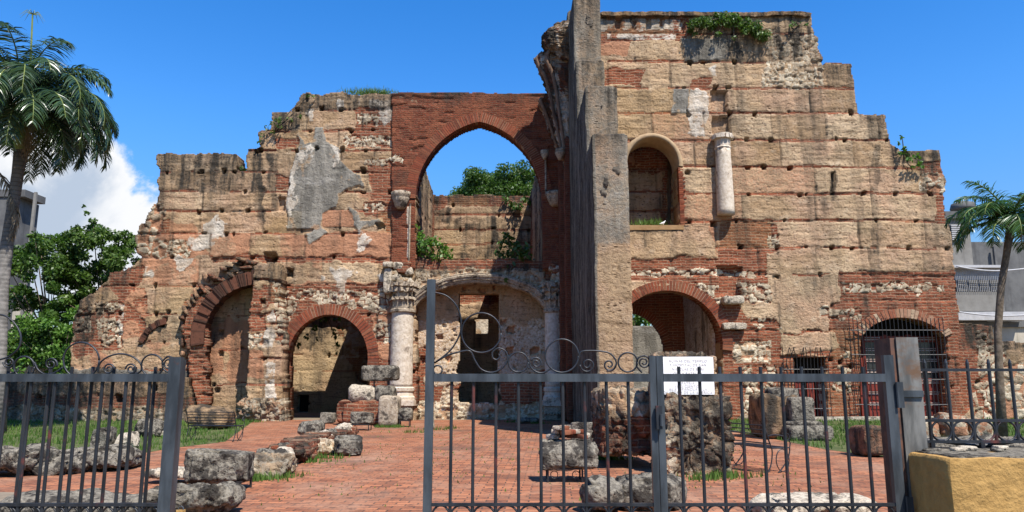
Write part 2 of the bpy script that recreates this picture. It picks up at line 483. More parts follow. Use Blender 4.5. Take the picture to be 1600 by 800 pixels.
MAT['iron_black'] = metal_mat('black_wrought_iron', (0.022, 0.022, 0.024), (0.06, 0.035, 0.025), 0.3, 0.5)
MAT['rust_post'] = metal_mat('rusty_sheet_steel', (0.17, 0.165, 0.148), (0.15, 0.085, 0.045), 0.7, 0.5, 2.0)
MAT['yellow'] = plain_mat('ochre_stucco', (0.40, 0.235, 0.075), (0.50, 0.30, 0.10), 9, 0.9, 0.05, 0.15)
MAT['door'] = plain_mat('red_painted_wood', (0.16, 0.028, 0.02), (0.23, 0.045, 0.03), 5, 0.6, 0.01)
MAT['dark'] = plain_mat('unlit_interior_black', (0.012, 0.010, 0.009), (0.02, 0.017, 0.014), 2, 0.95, 0.01)  # near black, stands in for the shade inside openings
MAT['glass'] = plain_mat('dusty_glass', (0.02, 0.022, 0.024), (0.035, 0.036, 0.036), 3, 0.2, 0.0, 0, 0.5)
MAT['muntin'] = plain_mat('faded_wood', (0.42, 0.30, 0.26), (0.52, 0.40, 0.34), 6, 0.7, 0.005)
MAT['grey_wall'] = plain_mat('grey_cement', (0.19, 0.18, 0.16), (0.26, 0.25, 0.225), 1.2, 0.9, 0.02, 0.4)
MAT['pale_wall'] = plain_mat('cream_cement', (0.42, 0.38, 0.30), (0.52, 0.47, 0.38), 1.5, 0.9, 0.02, 0.6)
MAT['slate'] = plain_mat('dark_cement', (0.10, 0.10, 0.10), (0.16, 0.16, 0.155), 1.2, 0.9, 0.02, 0.4)
MAT['white_paint'] = plain_mat('white_paint', (0.40, 0.40, 0.40), (0.5, 0.5, 0.5), 3, 0.6, 0.004)
MAT['marble'] = plain_mat('white_marble', (0.74, 0.72, 0.69), (0.80, 0.79, 0.76), 2, 0.5, 0.003)
MAT['letter'] = plain_mat('worn_inscription', (0.60, 0.58, 0.54), (0.68, 0.66, 0.62), 30, 0.8, 0.0)
MAT['bark'] = plain_mat('bark', (0.10, 0.075, 0.05), (0.19, 0.15, 0.11), 6, 0.95, 0.05)
MAT['leaf'] = leaf_mat('broad_leaf', (0.05, 0.10, 0.018), (0.135, 0.205, 0.038))
MAT['leaf_dark'] = leaf_mat('dark_leaf', (0.045, 0.098, 0.018), (0.12, 0.195, 0.035))
MAT['leaf_bright'] = leaf_mat('bright_leaf', (0.065, 0.15, 0.022), (0.17, 0.29, 0.05))
MAT['palm_leaf'] = leaf_mat('palm_leaflet', (0.024, 0.055, 0.018), (0.07, 0.115, 0.036), 0.15, 0.32, 0.6)
MAT['palm_leaf2'] = leaf_mat('young_palm_leaflet', (0.032, 0.085, 0.018), (0.085, 0.16, 0.036), 0.25, 0.35, 0.5)
MAT['palm_dead'] = leaf_mat('dry_palm_frond', (0.20, 0.14, 0.085), (0.33, 0.25, 0.16), 0.1, 0.8, 0.1)
MAT['rachis'] = plain_mat('palm_stalk', (0.14, 0.19, 0.05), (0.22, 0.26, 0.08), 4, 0.6, 0.0)
MAT['grass'] = leaf_mat('grass_blade', (0.055, 0.115, 0.02), (0.16, 0.24, 0.05), 0.3, 0.6, 0.2)
MAT['palm_trunk'] = None

def palm_trunk_mat():
    m, nt, b = new_mat('ringed_palm_trunk')
    p, g = pos(nt)
    sp = nt.nodes.new('ShaderNodeSeparateXYZ'); lk(nt, p, sp.inputs[0])
    w = nt.nodes.new('ShaderNodeTexWave'); w.bands_direction = 'Z'; w.inputs['Scale'].default_value = 2.1
    w.inputs['Distortion'].default_value = 2.0; w.inputs['Detail'].default_value = 3; lk(nt, p, w.inputs[0])
    n = NOISE(nt, p, 4, 7, 0.65)
    lo = MIX(nt, SM(nt, n, .35, .65), (0.27, 0.25, 0.225), (0.15, 0.14, 0.125))
    hi = MIX(nt, n, (0.10, 0.085, 0.07), (0.22, 0.19, 0.155))
    c = MIX(nt, SM(nt, sp.outputs[2], 5.8, 6.6), lo, hi)
    c = MIX(nt, M(nt, 'MULTIPLY', SM(nt, w.outputs['Fac'], 0.05, 0.25, 1, 0), SM(nt, sp.outputs[2], 5.2, 6.4, .12, .6)), c, (0.07, 0.06, 0.05))
    lk(nt, c, b.inputs['Base Color']); bump(nt, b, M(nt, 'ADD', n, M(nt, 'MULTIPLY', w.outputs['Fac'], .3)), 0.03, 0.6)
    return m
MAT['palm_trunk'] = palm_trunk_mat()

def paving_mat():
    m, nt, b = new_mat('red_brick_paving')
    p, g = pos(nt)
    w = NOISE(nt, p, 0.9, 3, 0.5, 0, 1)
    ad = nt.nodes.new('ShaderNodeVectorMath'); ad.operation = 'MULTIPLY_ADD'
    lk(nt, w, ad.inputs[0]); ad.inputs[1].default_value = (0.05, 0.05, 0); lk(nt, p, ad.inputs[2])
    mp = nt.nodes.new('ShaderNodeMapping'); mp.inputs['Rotation'].default_value = (0, 0, R(3)); lk(nt, ad.outputs[0], mp.inputs[0])
    bt = nt.nodes.new('ShaderNodeTexBrick'); lk(nt, mp.outputs[0], bt.inputs[0])
    bt.inputs['Scale'].default_value = 1; bt.inputs['Brick Width'].default_value = 0.30; bt.inputs['Row Height'].default_value = 0.15
    bt.inputs['Mortar Size'].default_value = 0.011; bt.inputs['Mortar Smooth'].default_value = 0.2; bt.inputs['Bias'].default_value = -0.1
    bt.inputs['Color1'].default_value = (0.47, 0.185, 0.088, 1); bt.inputs['Color2'].default_value = (0.20, 0.072, 0.038, 1)
    bt.inputs['Mortar'].default_value = (0.085, 0.055, 0.04, 1)
    n = NOISE(nt, p, 1.1, 6, 0.6); n2 = NOISE(nt, p, 7, 7, 0.66); n3 = NOISE(nt, p, 40, 3, 0.6)
    c = MIX(nt, SM(nt, n, 0.46, 0.66, 0, 0.7), bt.outputs['Color'], (0.36, 0.185, 0.11))
    nd_ = NOISE(nt, scl(nt, p, (0.5, 0.22, 1)), 1.0, 6, 0.65)
    c = MIX(nt, SM(nt, nd_, 0.50, 0.68, 0, 0.62), c, (0.40, 0.25, 0.165))
    c = MIX(nt, SM(nt, n2, 0.32, 0.50, 0.8, 0), c, (0.085, 0.05, 0.038))
    c = MIX(nt, SM(nt, n2, 0.57, 0.75, 0, 0.35), c, (0.46, 0.25, 0.17))
    nb = NOISE(nt, p, 0.35, 5, 0.6)
    c = MIX(nt, SM(nt, nb, 0.52, 0.66, 0, 0.62), c, (0.13, 0.078, 0.055))
    c = MIX(nt, SM(nt, n3, 0.35, 0.5, 0.3, 0), c, (0.08, 0.045, 0.035))
    lk(nt, c, b.inputs['Base Color'])
    bump(nt, b, M(nt, 'ADD', M(nt, 'MULTIPLY', bt.outputs['Fac'], -0.8), M(nt, 'MULTIPLY', n2, 0.7)), 0.012, 0.8)
    b.inputs['Roughness'].default_value = 0.85
    return m
MAT['paving'] = paving_mat()
MAT['dirt'] = plain_mat('bare_earth', (0.16, 0.125, 0.085), (0.26, 0.21, 0.15), 1.7, 0.95, 0.04)
MAT['turf'] = plain_mat('turf_soil', (0.055, 0.075, 0.022), (0.12, 0.13, 0.05), 2.5, 0.95, 0.05)
MAT['street'] = plain_mat('street_asphalt', (0.045, 0.045, 0.045), (0.06, 0.06, 0.058), 6, 0.9, 0.01)
# ------------------------------------------------------------------ masonry builders
def arc(cx, cy, rx, ry, a0, a1, n=40):
    return [(cx + rx * cos(R(a0 + (a1 - a0) * i / n)), cy - ry * sin(R(a0 + (a1 - a0) * i / n))) for i in range(n + 1)]

class Field:
    """what a stretch of wall is made of, point by point, in metres along the wall and up"""
    def __init__(s, S, Z, Y, seed, px=True):
        s.S, s.Z, s.Y, s.seed, s.px = S, Z, Y, seed, px
        z = np.zeros(S.shape)
        s.brick, s.stone, s.plaster, s.white = z.copy(), z.copy(), z.copy(), z.copy()
        s.stain, s.earth, s.olive, s.depth = z.copy(), z.copy(), z.copy(), z.copy()
        s.tint = fbm2(S * 0.4, Z * 0.8, 3, seed + 50)
        s.wx = (fbm2(S * 1.6, Z * 1.6, 4, seed + 1) - .5)
        s.wz = (fbm2(S * 1.6, Z * 1.6, 4, seed + 2) - .5)
        s.n1 = fbm2(S * 2.6, Z * 2.6, 4, seed + 3)
        s.n2 = fbm2(S * 0.8, Z * 0.8, 4, seed + 4)
    def m(s, poly, warp=0.55):
        pts = [PX(x, y, s.Y) for x, y in poly] if s.px else poly
        return pip(s.S + s.wx * warp, s.Z + s.wz * warp, pts)
    def z(s, py): return PX(800, py, s.Y)[1] if s.px else py
    def rows(s, ys, blk=(2.2, 3.8), band=0.075, hole=1.0, where=None, bandp=0.32, hole_gap=(1.6, 2.8)):
        """courses of rammed earth with thin brick levelling bands and putlog holes between them"""
        r = random.Random(s.seed)
        zs = sorted(s.z(y) for y in ys)
        w = np.ones(s.S.shape, bool) if where is None else where
        lo, hi = s.S.min(), s.S.max()
        for i in range(len(zs) - 1):
            inr = (s.Z >= zs[i]) & (s.Z < zs[i + 1]) & w
            j = lo - r.uniform(0, 2)
            while j < hi:
                L = r.uniform(*blk)
                mm = inr & (s.S >= j) & (s.S < j + L)
                s.tint[mm] = 0.45 * s.tint[mm] + 0.55 * r.random() + r.uniform(-.2, .2)
                kd = r.random()
                if kd < .12: s.olive[mm] += r.uniform(.1, .35)
                elif kd < .24: s.earth[mm] += r.uniform(.25, .5)
                elif kd < .48: s.stain[mm] += r.uniform(.1, .3)
                d = r.uniform(-0.035, 0.02)
                s.depth[mm] += d
                e = np.minimum(s.S - j, j + L - s.S) + s.wx * 0.3 + (s.n1 - .5) * .16
                ez = np.minimum(s.Z - zs[i], zs[i + 1] - s.Z) + s.wz * 0.3 + (s.n1 - .5) * .22
                jn = mm & (np.minimum(s.S - j, j + L - s.S) + s.wx * .1 < 0.045)
                s.depth[jn] += 0.03; s.stain[jn] += 0.5
                s.depth[mm] += 0.03 * (1 - sst(np.minimum(e, ez)[mm], -0.05, 0.05))
                if r.random() < 0.3: s.earth[mm] += 0.35 * r.random()
                j += L
        for zb in zs[1:-1]:
            dz = s.Z - zb + (vn2(s.S * 0.35, s.Z * 0 + zb, s.seed) - .5) * 0.14 + s.wz * .12
            bm = w & (np.abs(dz) < band * (0.25 + 0.95 * fbm2(s.S * 1.1, s.Z * 0 + zb, 3, s.seed + 8))) & (fbm2(s.S * 0.7, s.Z * 0 + zb, 3, s.seed + 7) > bandp)
            s.brick[bm] = 1; s.depth[bm] += 0.02; s.earth[bm] += 0.3
            j = lo + r.uniform(0, 2)
            while j < hi:
                if r.random() < hole * .68:
                    hw, hh = r.uniform(.04, .12), r.uniform(.04, .11)
                    hm = w & (np.abs(s.S - j + s.wx * .15) < hw) & (np.abs(s.Z - zb + s.wz * .15 + r.uniform(-.05, .05)) < hh)
                    s.depth[hm] += 0.38
                j += r.uniform(*hole_gap)
        lam = fbm2(s.S * 1.1, s.Z * 8.5, 4, s.seed + 41, .6) - .5
        ero = sst(fbm2(s.S * .55, s.Z * .9, 4, s.seed + 43), .46, .64)
        s.depth += w * (0.065 * lam + 0.05 * ero * (s.n1 - .3) + .018 * ero)
        s.tint += w * (-.22 * ero + .35 * lam)
        s.stain += w * (.42 * sst(fbm2(s.S * 1.7, s.Z * .13, 4, s.seed + 45), .53, .68) * (.4 + .9 * s.n2) + .22 * sst(s.n2, .55, .7))
    def B(s, poly, warp=0.5, d=0.035, ragged=0.0):
        m = s.m(poly, warp)
        if ragged: m &= s.n1 > ragged
        s.brick[m] = 1; s.stone[m] = 0; s.plaster[m] = 0; s.white[m] = 0; s.depth[m] += d + 0.03 * (s.n1[m] - .5)
    def Rb(s, poly, size=0.24, warp=0.5, brick=0.0, sx=1.0, thr=0.42):
        m = s.m(poly, warp)
        uu = s.S + (fbm2(s.S / size * .9, s.Z / size * .9, 3, s.seed + 61) - .5) * size * .9; vv = s.Z + (fbm2(s.S / size * .9, s.Z / size * .9, 3, s.seed + 62) - .5) * size * .9
        f1, f2, idv = cell2(uu / (size * sx * 1.25), vv / size, s.seed + 77)
        e1, e2, ide = cell2(uu / (size * .7), vv / (size * .55), s.seed + 78)
        bigm = vn2(s.S / size * .45, s.Z / size * .45, s.seed + 63) > .42
        f1, f2, idv = np.where(bigm, f1, e1), np.where(bigm, f2, e2), np.where(bigm, idv, ide)
        g = sst(f2 - f1, 0.06, 0.20) * (idv > thr * 0.55)
        s.tint[m] = np.clip(.15 + .95 * ((idv * 7.31) % 1.0), 0, 1)[m]
        s.stone[m] = g[m]; s.plaster[m] = 0; s.white[m] = 0
        s.brick[m] = np.where(g[m] > 0.4, 0, brick); s.earth[m] += 0.45 * (1 - g[m])
        s.depth[m] += 0.055 - 0.085 * g[m] * (0.3 + 0.7 * idv[m]) + .05 * (s.n1[m] - .5)
    def P(s, poly, warp=0.35):
        m = s.m(poly, warp); s.plaster[m] = np.clip(.62 + 1.5 * (s.n1[m] - .36), 0, 1); s.brick[m] = 0; s.stone[m] = 0; s.earth[m] = 0; s.depth[m] = -0.055; s.stain[m] *= .4
    def W(s, poly, warp=0.6, d=-0.02):
        m = s.m(poly, warp); s.white[m] = np.clip(.55 + 1.7 * (s.n1[m] - .40), 0, 1); s.depth[m] += d
    def E(s, poly, warp=0.5, v=0.8, flat=False):
        m = s.m(poly, warp); s.earth[m] += v
        if flat: s.depth[m] = -0.02; s.plaster[m] = 0; s.brick[m] = 0; s.stone[m] = 0
    def T(s, poly, tint=None, warp=0.45):
        m = s.m(poly, warp); s.brick[m] = 0; s.stone[m] = 0; s.plaster[m] = 0; s.white[m] = 0; s.earth[m] = 0.1; s.depth[m] = 0.02 * s.n1[m] - 0.02
        if tint is not None: s.tint[m] = tint + 0.25 * (s.n1[m] - .5)
    def K(s, poly, v=0.7, warp=0.6):
        m = s.m(poly, warp); s.stain[m] += v
    def hole(s, x0, y0, x1, y1, d=0.4, warp=0.2):
        m = s.m([(x0, y0), (x1, y0), (x1, y1), (x0, y1)], warp); s.depth[m] += d
    def holes(s, lst, r=3.0, d=0.38):
        for x, y in lst: s.hole(x - r, y - r, x + r, y + r, d)

def build_wall(name, Y, outline, holes, paint, thick=1.0, h=0.05, jag=0.25, mat='ruin', parent=None, seed=1, px=True,
               place=None, top_stain=0.9, top_len=0.9, rough=0.035, hole_jag=0.0, back=True):
    op = [PX(x, y, Y) for x, y in outline] if px else outline
    hp = [[PX(x, y, Y) for x, y in q] if px else q for q in holes]
    xs = [p[0] for p in op]; zs = [p[1] for p in op]
    x0, x1, z0, z1 = min(xs) - .3, max(xs) + .3, max(min(zs), -0.1) - .05, max(zs) + .3
    nx = int((x1 - x0) / h) + 1; nz = int((z1 - z0) / h) + 1
    gx = x0 + np.arange(nx + 1) * h; gz = z0 + np.arange(nz + 1) * h
    S, Z = np.meshgrid(gx, gz, indexing='ij')
    cs, cz = S[:-1, :-1] + h / 2, Z[:-1, :-1] + h / 2
    wx = (fbm2(cs * 1.8, cz * 1.8, 4, seed + 11, .6) - .5) * jag * 2.2; wz = (fbm2(cs * 1.8, cz * 1.8, 4, seed + 12, .6) - .5) * jag * 2.2
    inside = pip(cs + wx, cz + wz, op)
    for q in hp:
        inside &= ~pip(cs + wx * hole_jag, cz + wz * hole_jag, q)
    # drop loose specks
    nb = np.zeros(inside.shape, int); a = inside.astype(int)
    nb[1:] += a[:-1]; nb[:-1] += a[1:]; nb[:, 1:] += a[:, :-1]; nb[:, :-1] += a[:, 1:]
    inside &= nb >= 2
    F = Field(S, Z, Y, seed, px)
    paint(F)
    # black weathering just below the broken top
    top = np.where(inside, cz + h / 2, -1e9).max(axis=1)
    topv = np.maximum(np.concatenate([top, top[-1:]]), np.concatenate([top[:1], top]))
    dt = np.clip(topv[:, None] - Z, 0, 99)
    F.stain += top_stain * np.exp(-dt / (top_len * (0.35 + 1.3 * vn2(S * 1.3, Z * 0, seed + 21)))) * (topv[:, None] > -1e8)
    if rough: F.depth += (fbm2(S * 3.1, Z * 3.1, 4, seed + 31, .6) - .5) * 2 * rough
    D = F.depth
    place = place or (lambda s, d, z: (s, Y + d, z))
    idx = -np.ones(S.shape, np.int64)
    used = np.zeros(S.shape, bool)
    for a_, b_ in ((0, 0), (1, 0), (0, 1), (1, 1)):
        used[a_:nx + a_, b_:nz + b_] |= inside
    n = int(used.sum()); idx[used] = np.arange(n)
    fx, fy, fz = place(S[used], D[used], Z[used])
    V = np.stack([fx + 0 * S[used], fy + 0 * S[used], fz + 0 * S[used]], 1)
    bx, by, bz = place(S[used], np.full(n, thick), Z[used])
    VB = np.stack([bx + 0 * S[used], by + 0 * S[used], bz + 0 * S[used]], 1)
    I, J = np.nonzero(inside)
    q = np.stack([idx[I, J], idx[I + 1, J], idx[I + 1, J + 1], idx[I, J + 1]], 1)
    faces = [q]
    if back: faces.append(q[:, ::-1] + n)
    pad = np.zeros((nx + 2, nz + 2), bool); pad[1:-1, 1:-1] = inside
    def rim(m, p, r):
        i, j = np.nonzero(m)
        if len(i):
            a = idx[i + p[0], j + p[1]]; b = idx[i + r[0], j + r[1]]
            faces.append(np.stack([a, a + n, b + n, b], 1))
    rim(inside & ~pad[1:-1, :-2], (0, 0), (1, 0))
    rim(inside & ~pad[1:-1, 2:], (1, 1), (0, 1))
    rim(inside & ~pad[:-2, 1:-1], (0, 1), (0, 0))
    rim(inside & ~pad[2:, 1:-1], (1, 0), (1, 1))
    me = np_mesh(name, np.concatenate([V, VB]), np.concatenate(faces))
    A = np.stack([F.brick[used], F.stone[used], F.plaster[used], F.white[used]], 1)
    Bq = np.stack([np.clip(F.stain[used], 0, 1), np.clip(F.tint[used], 0, 1), np.clip(F.earth[used], 0, 1), F.olive[used]], 1)
    attr(me, 'zone', np.concatenate([A, A])); attr(me, 'wear_shade', np.concatenate([Bq, Bq]))
    return link(name, me, MAT[mat] if isinstance(mat, str) else mat, parent)

def ring(name, cx, cy, rx, ry, t, a0, a1, Y, proud=0.03, deep=0.35, bw=0.11, mat='ring', parent=None, skip=0.0, jit=0.012):
    """an arch of separate bricks on edge, set round a curve given in picture points at distance Y"""
    x, z = PX(cx, cy, Y); x2, _ = PX(cx + 10, cy, Y); _, z2 = PX(cx, cy - 10, Y)
    sx, sz = (x2 - x) / 10, (z2 - z) / 10
    rx, ry, tx = rx * sx, ry * sz, t * sx
    mb = MB(); L = abs(R(a1 - a0)) * (rx + ry) / 2; n = max(3, int(L / bw))
    for i in range(n):
        if random.random() < skip: continue
        b0 = R(a0 + (a1 - a0) * (i + 0.10) / n); b1 = R(a0 + (a1 - a0) * (i + 0.90) / n)
        ti = tx + random.uniform(-jit, jit); p = proud + random.uniform(-jit, jit); o = random.uniform(-jit, jit) * .6
        V = []
        for y in (Y - p, Y + deep):
            for b in (b0, b1):
                for rr in (o, ti):
                    V.append((x + (rx + rr) * cos(b), y, z + (ry + rr) * sin(b)))
        mb.add(V, [(0, 2, 3, 1), (4, 5, 7, 6), (0, 4, 6, 2), (1, 3, 7, 5), (0, 1, 5, 4), (2, 6, 7, 3)])
    o = mb.build(name, MAT[mat], parent)
    # mortar bed behind the brick faces
    mb = MB(); m = 48; V = []; Fc = []
    for i in range(m + 1):
        b = R(a0 + (a1 - a0) * i / m)
        for y, rr in ((Y - proud + .02, .006), (Y - proud + .02, tx - .01), (Y + deep - .01, tx - .01), (Y + deep - .01, .006)):
            V.append((x + (rx + rr) * cos(b), y, z + (ry + rr) * sin(b)))
    for i in range(m):
        for k in range(4):
            Fc.append((i * 4 + k, i * 4 + (k + 1) % 4, (i + 1) * 4 + (k + 1) % 4, (i + 1) * 4 + k))
    mb.add(V, Fc); mb.build('mortar_bed', MAT['ring_dark' if mat == 'ring_dark' else 'mortar'], o)
    return o

def soffit(name, pts, Y0, Y1, mat, parent, off=0.0):
    """the inner face of an opening: a sheet of some thickness along a curve of picture points given at Y0"""
    mb = MB(); q = [PX(a, b, Y0) for a, b in pts]; V = []; Fc = []; m = 6
    cx = sum(p[0] for p in q) / len(q)
    for (x, z) in q:
        for k in range(m + 1):
            y = Y0 + (Y1 - Y0) * k / m
            d = (fbm2(np.array([x * 2 + y]), np.array([z * 2 + y]), 3, 5)[0] - .5) * 0.05
            V.append((x + d, y, z + d))
    w = m + 1
    for i in range(len(q) - 1):
        for k in range(m):
            Fc.append((i * w + k, i * w + k + 1, (i + 1) * w + k + 1, (i + 1) * w + k))
    mb.add(V, Fc)
    o = mb.build(name, MAT[mat] if isinstance(mat, str) else mat, parent)
    return o

def grid_cube(n):
    """surface grid of the cube [-1,1]^3: points, quads; n = (nx, ny, nz)"""
    V = []; Q = []; b = 0
    for ax in range(3):
        u, v = [(1, 2), (2, 0), (0, 1)][ax]
        for sgn in (-1, 1):
            a = np.linspace(-1, 1, n[u] + 1); c = np.linspace(-1, 1, n[v] + 1)
            A, C = np.meshgrid(a, c, indexing='ij')
            p = np.zeros((A.size, 3)); p[:, ax] = sgn; p[:, u] = A.ravel(); p[:, v] = C.ravel()
            i, j = np.meshgrid(np.arange(n[u]), np.arange(n[v]), indexing='ij'); w = n[v] + 1
            q = np.stack([(i * w + j), ((i + 1) * w + j), ((i + 1) * w + j + 1), (i * w + j + 1)], -1).reshape(-1, 4)
            if sgn < 0: q = q[:, ::-1]
            V.append(p); Q.append(q + b); b += len(p)
    return np.concatenate(V), np.concatenate(Q)

def block_mesh(c, size, rot=0.0, h=0.08, amp=0.03, rnd=12, seed=1, freq=2.0, paint=None, tilt=0.0, chip=0.0, crag=0.0, cuts=0):
    n = [max(2, min(160, int(s / h))) for s in size]
    q, Q = grid_cube(n)
    nn = (np.abs(q) ** rnd).sum(1) ** (1.0 / rnd)
    p = q / nn[:, None] * (np.array(size) / 2)
    w = p + np.array(c)
    f = freq
    dx = fbm3(w[:, 0] * f, w[:, 1] * f, w[:, 2] * f, 4, seed, .55) - .5
    dy = fbm3(w[:, 0] * f + 31, w[:, 1] * f, w[:, 2] * f, 4, seed + 5, .55) - .5
    dz = fbm3(w[:, 0] * f, w[:, 1] * f + 17, w[:, 2] * f, 4, seed + 9, .55) - .5
    p = p + np.stack([dx, dy, dz], 1) * amp * 2.4
    if crag:
        rg = np.abs(fbm3(w[:, 0] * 4.2, w[:, 1] * 4.2, w[:, 2] * 4.2, 4, seed + 21, .6) - .5) * 2
        hi = fbm3(w[:, 0] * 11, w[:, 1] * 11, w[:, 2] * 11, 3, seed + 23, .6) - .5
        dirv = q / (np.linalg.norm(q, axis=1)[:, None])
        p = p - dirv * (crag * (1 - sst(rg, 0, .22)) + crag * 1.1 * hi)[:, None]
    if chip:
        ed = (np.sort(np.abs(q), axis=1)[:, 1] > 0.78)
        k = sst(fbm3(w[:, 0] * 1.7, w[:, 1] * 1.7, w[:, 2] * 1.7, 2, seed + 3), 0.45, 0.7) * ed
        p *= (1 - chip * k)[:, None]
    if cuts:
        rc = np.random.default_rng(seed * 7 + 1); hs_ = np.array(size) / 2
        for _ in range(cuts):
            nv = rc.normal(size=3); nv[2] = abs(nv[2]) * .8; nv /= np.linalg.norm(nv)
            pn = p / hs_; dd = rc.uniform(.72, 1.05) * np.abs(nv).sum() * .78
            ex = np.maximum(0, pn @ nv - dd); p = p - (ex[:, None] * nv) * hs_ * .92
    if tilt:
        x = p[:, 0] * cos(tilt) - p[:, 2] * sin(tilt); z = p[:, 0] * sin(tilt) + p[:, 2] * cos(tilt)
        p[:, 0], p[:, 2] = x, z
    if rot:
        x = p[:, 0] * cos(rot) - p[:, 1] * sin(rot); y = p[:, 0] * sin(rot) + p[:, 1] * cos(rot)
        p[:, 0], p[:, 1] = x, y
    P = p + np.array(c)
    return P, Q, q
def block(name, c, size, mat='stone', parent=None, paint=None, **kw):
    P, Q, q = block_mesh(c, size, **kw)
    me = np_mesh(name, P, Q)
    if paint is not None:
        A, Bq = paint(P, q)
        attr(me, 'zone', A); attr(me, 'wear_shade', Bq)
    return link(name, me, MAT[mat] if isinstance(mat, str) else mat, parent)

def masonry_paint(seed=1, brick=0.0, rub=1.0, size=0.22, stain=0.3, tint=0.5, bands=None, earth=0.4, plaster=0.0, white=0.0):
    def f(P, q):
        u = P[:, 0] + P[:, 1] * 1.0; z = P[:, 2] + (np.abs(q[:, 2]) > .999) * (P[:, 1] - P[:, 0]) * 1.0
        u = u + (fbm3(P[:, 0] / size * .8, P[:, 1] / size * .8, P[:, 2] / size * .8, 3, seed + 7) - .5) * size; z = z + (fbm3(P[:, 0] / size * .8, P[:, 1] / size * .8, P[:, 2] / size * .8, 3, seed + 8) - .5) * size
        f1, f2, idv = cell2(u / (size * 1.2), z / (size * .8), seed)
        g = sst(f2 - f1, 0.05, 0.2) * rub * (idv > .22)
        n = fbm3(P[:, 0] * 1.5, P[:, 1] * 1.5, P[:, 2] * 1.5, 4, seed + 2)
        tv = np.clip(.2 + .8 * ((idv * 7.31) % 1.0) * (.5 + tint), 0, 1)
        b = np.full(len(P), float(brick))
        if bands:
            for z0, z1 in bands:
                m = (P[:, 2] + (n - .5) * .25 > z0) & (P[:, 2] + (n - .5) * .25 < z1); b[m] = 1; g[m] = 0
        g = np.where(b > .5, 0, g)
        st = 1.3 * stain * sst(n, 0.28, 0.52) + 0.5 * stain * (q[:, 2] > .95)
        A = np.stack([b, g, np.full(len(P), plaster), np.full(len(P), white)], 1)
        B2 = np.stack([np.clip(st, 0, 1), np.where(g > .3, tv, np.clip(tint + .4 * (n - .5), 0, 1)), np.full(len(P), earth), 0 * n], 1)
        return A, B2
    return f

# ------------------------------------------------------------------ plants
def leaf_quads(C, D, L, W, fold=0.0):
    """diamond leaves: centre, direction, length, width"""
    n = len(C)
    r = rng.normal(size=(n, 3))
    Sd = np.cross(D, r); Sd /= np.linalg.norm(Sd, axis=1)[:, None] + 1e-9
    V = np.empty((n, 4, 3))
    V[:, 0] = C - D * (L / 2)[:, None]; V[:, 2] = C + D * (L / 2)[:, None]
    V[:, 1] = C + Sd * (W / 2)[:, None]; V[:, 3] = C - Sd * (W / 2)[:, None]
    return V.reshape(-1, 3), np.arange(n * 4).reshape(-1, 4)
def unit(a): return a / (np.linalg.norm(a, axis=1)[:, None] + 1e-9)
def leaf_clumps(name, clumps, per, size, mat, parent=None, hang=0.0):
    """clumps: (x, y, z, r) ; leaves spread through each clump, thicker near its outside"""
    Cs = []; Ds = []
    for (x, y, z, r) in clumps:
        k = max(6, int(per * r * r))
        d = unit(rng.normal(size=(k, 3))); rad = r * rng.random(k) ** 0.45
        sh = np.array((1, 1, 0.8))
        Cs.append(np.array((x, y, z)) + d * rad[:, None] * sh)
        Ds.append(unit(d * 0.6 + rng.normal(size=(k, 3)) * 0.7 + np.array((0, 0, -hang))))
    C = np.concatenate(Cs); D = np.concatenate(Ds); n = len(C)
    L = size * rng.uniform(.7, 1.35, n)
    V, Q = leaf_quads(C, D, L, L * rng.uniform(.4, .6, n))
    return link(name, np_mesh(name, V, Q), MAT[mat], parent)
def crown_clumps(c, rad, n, r0, r1, low=-0.7):
    out = []
    while len(out) < n:
        d = rng.normal(size=3); d /= np.linalg.norm(d)
        if d[2] < low: continue
        k = rng.random() ** 0.4
        out.append((c[0] + d[0] * rad[0] * k, c[1] + d[1] * rad[1] * k, c[2] + d[2] * rad[2] * k, rng.uniform(r0, r1)))
    return out
def tree(base, c, rad, n, r0, r1, per, size, mat, label, group=None, trunk_r=0.18, cat='tree', name='leafy_tree', clumps=None, hang=0.2):
    t = thing(name, base, label, cat, group)
    cl = clumps or crown_clumps(c, rad, n, r0, r1)
    mb = MB(); b = Vector(base); top = Vector((c[0], c[1], c[2] - rad[2] * .35))
    mid = b.lerp(top, .5) + Vector((random.uniform(-.3, .3), random.uniform(-.2, .2), 0))
    mb.tube([b, mid, top], [trunk_r, trunk_r * .8, trunk_r * .6], 9)
    for (x, y, z, r) in cl[::max(1, len(cl) // 16)]:
        m2 = top.lerp(Vector((x, y, z)), .5) + Vector((0, 0, -.15))
        mb.tube([top, m2, Vector((x, y, z))], [trunk_r * .4, trunk_r * .22, .012], 5)
    mb.build('trunk', MAT['bark'], t, True)
    leaf_clumps('crown', cl, per, size, mat, t, hang)
    return t

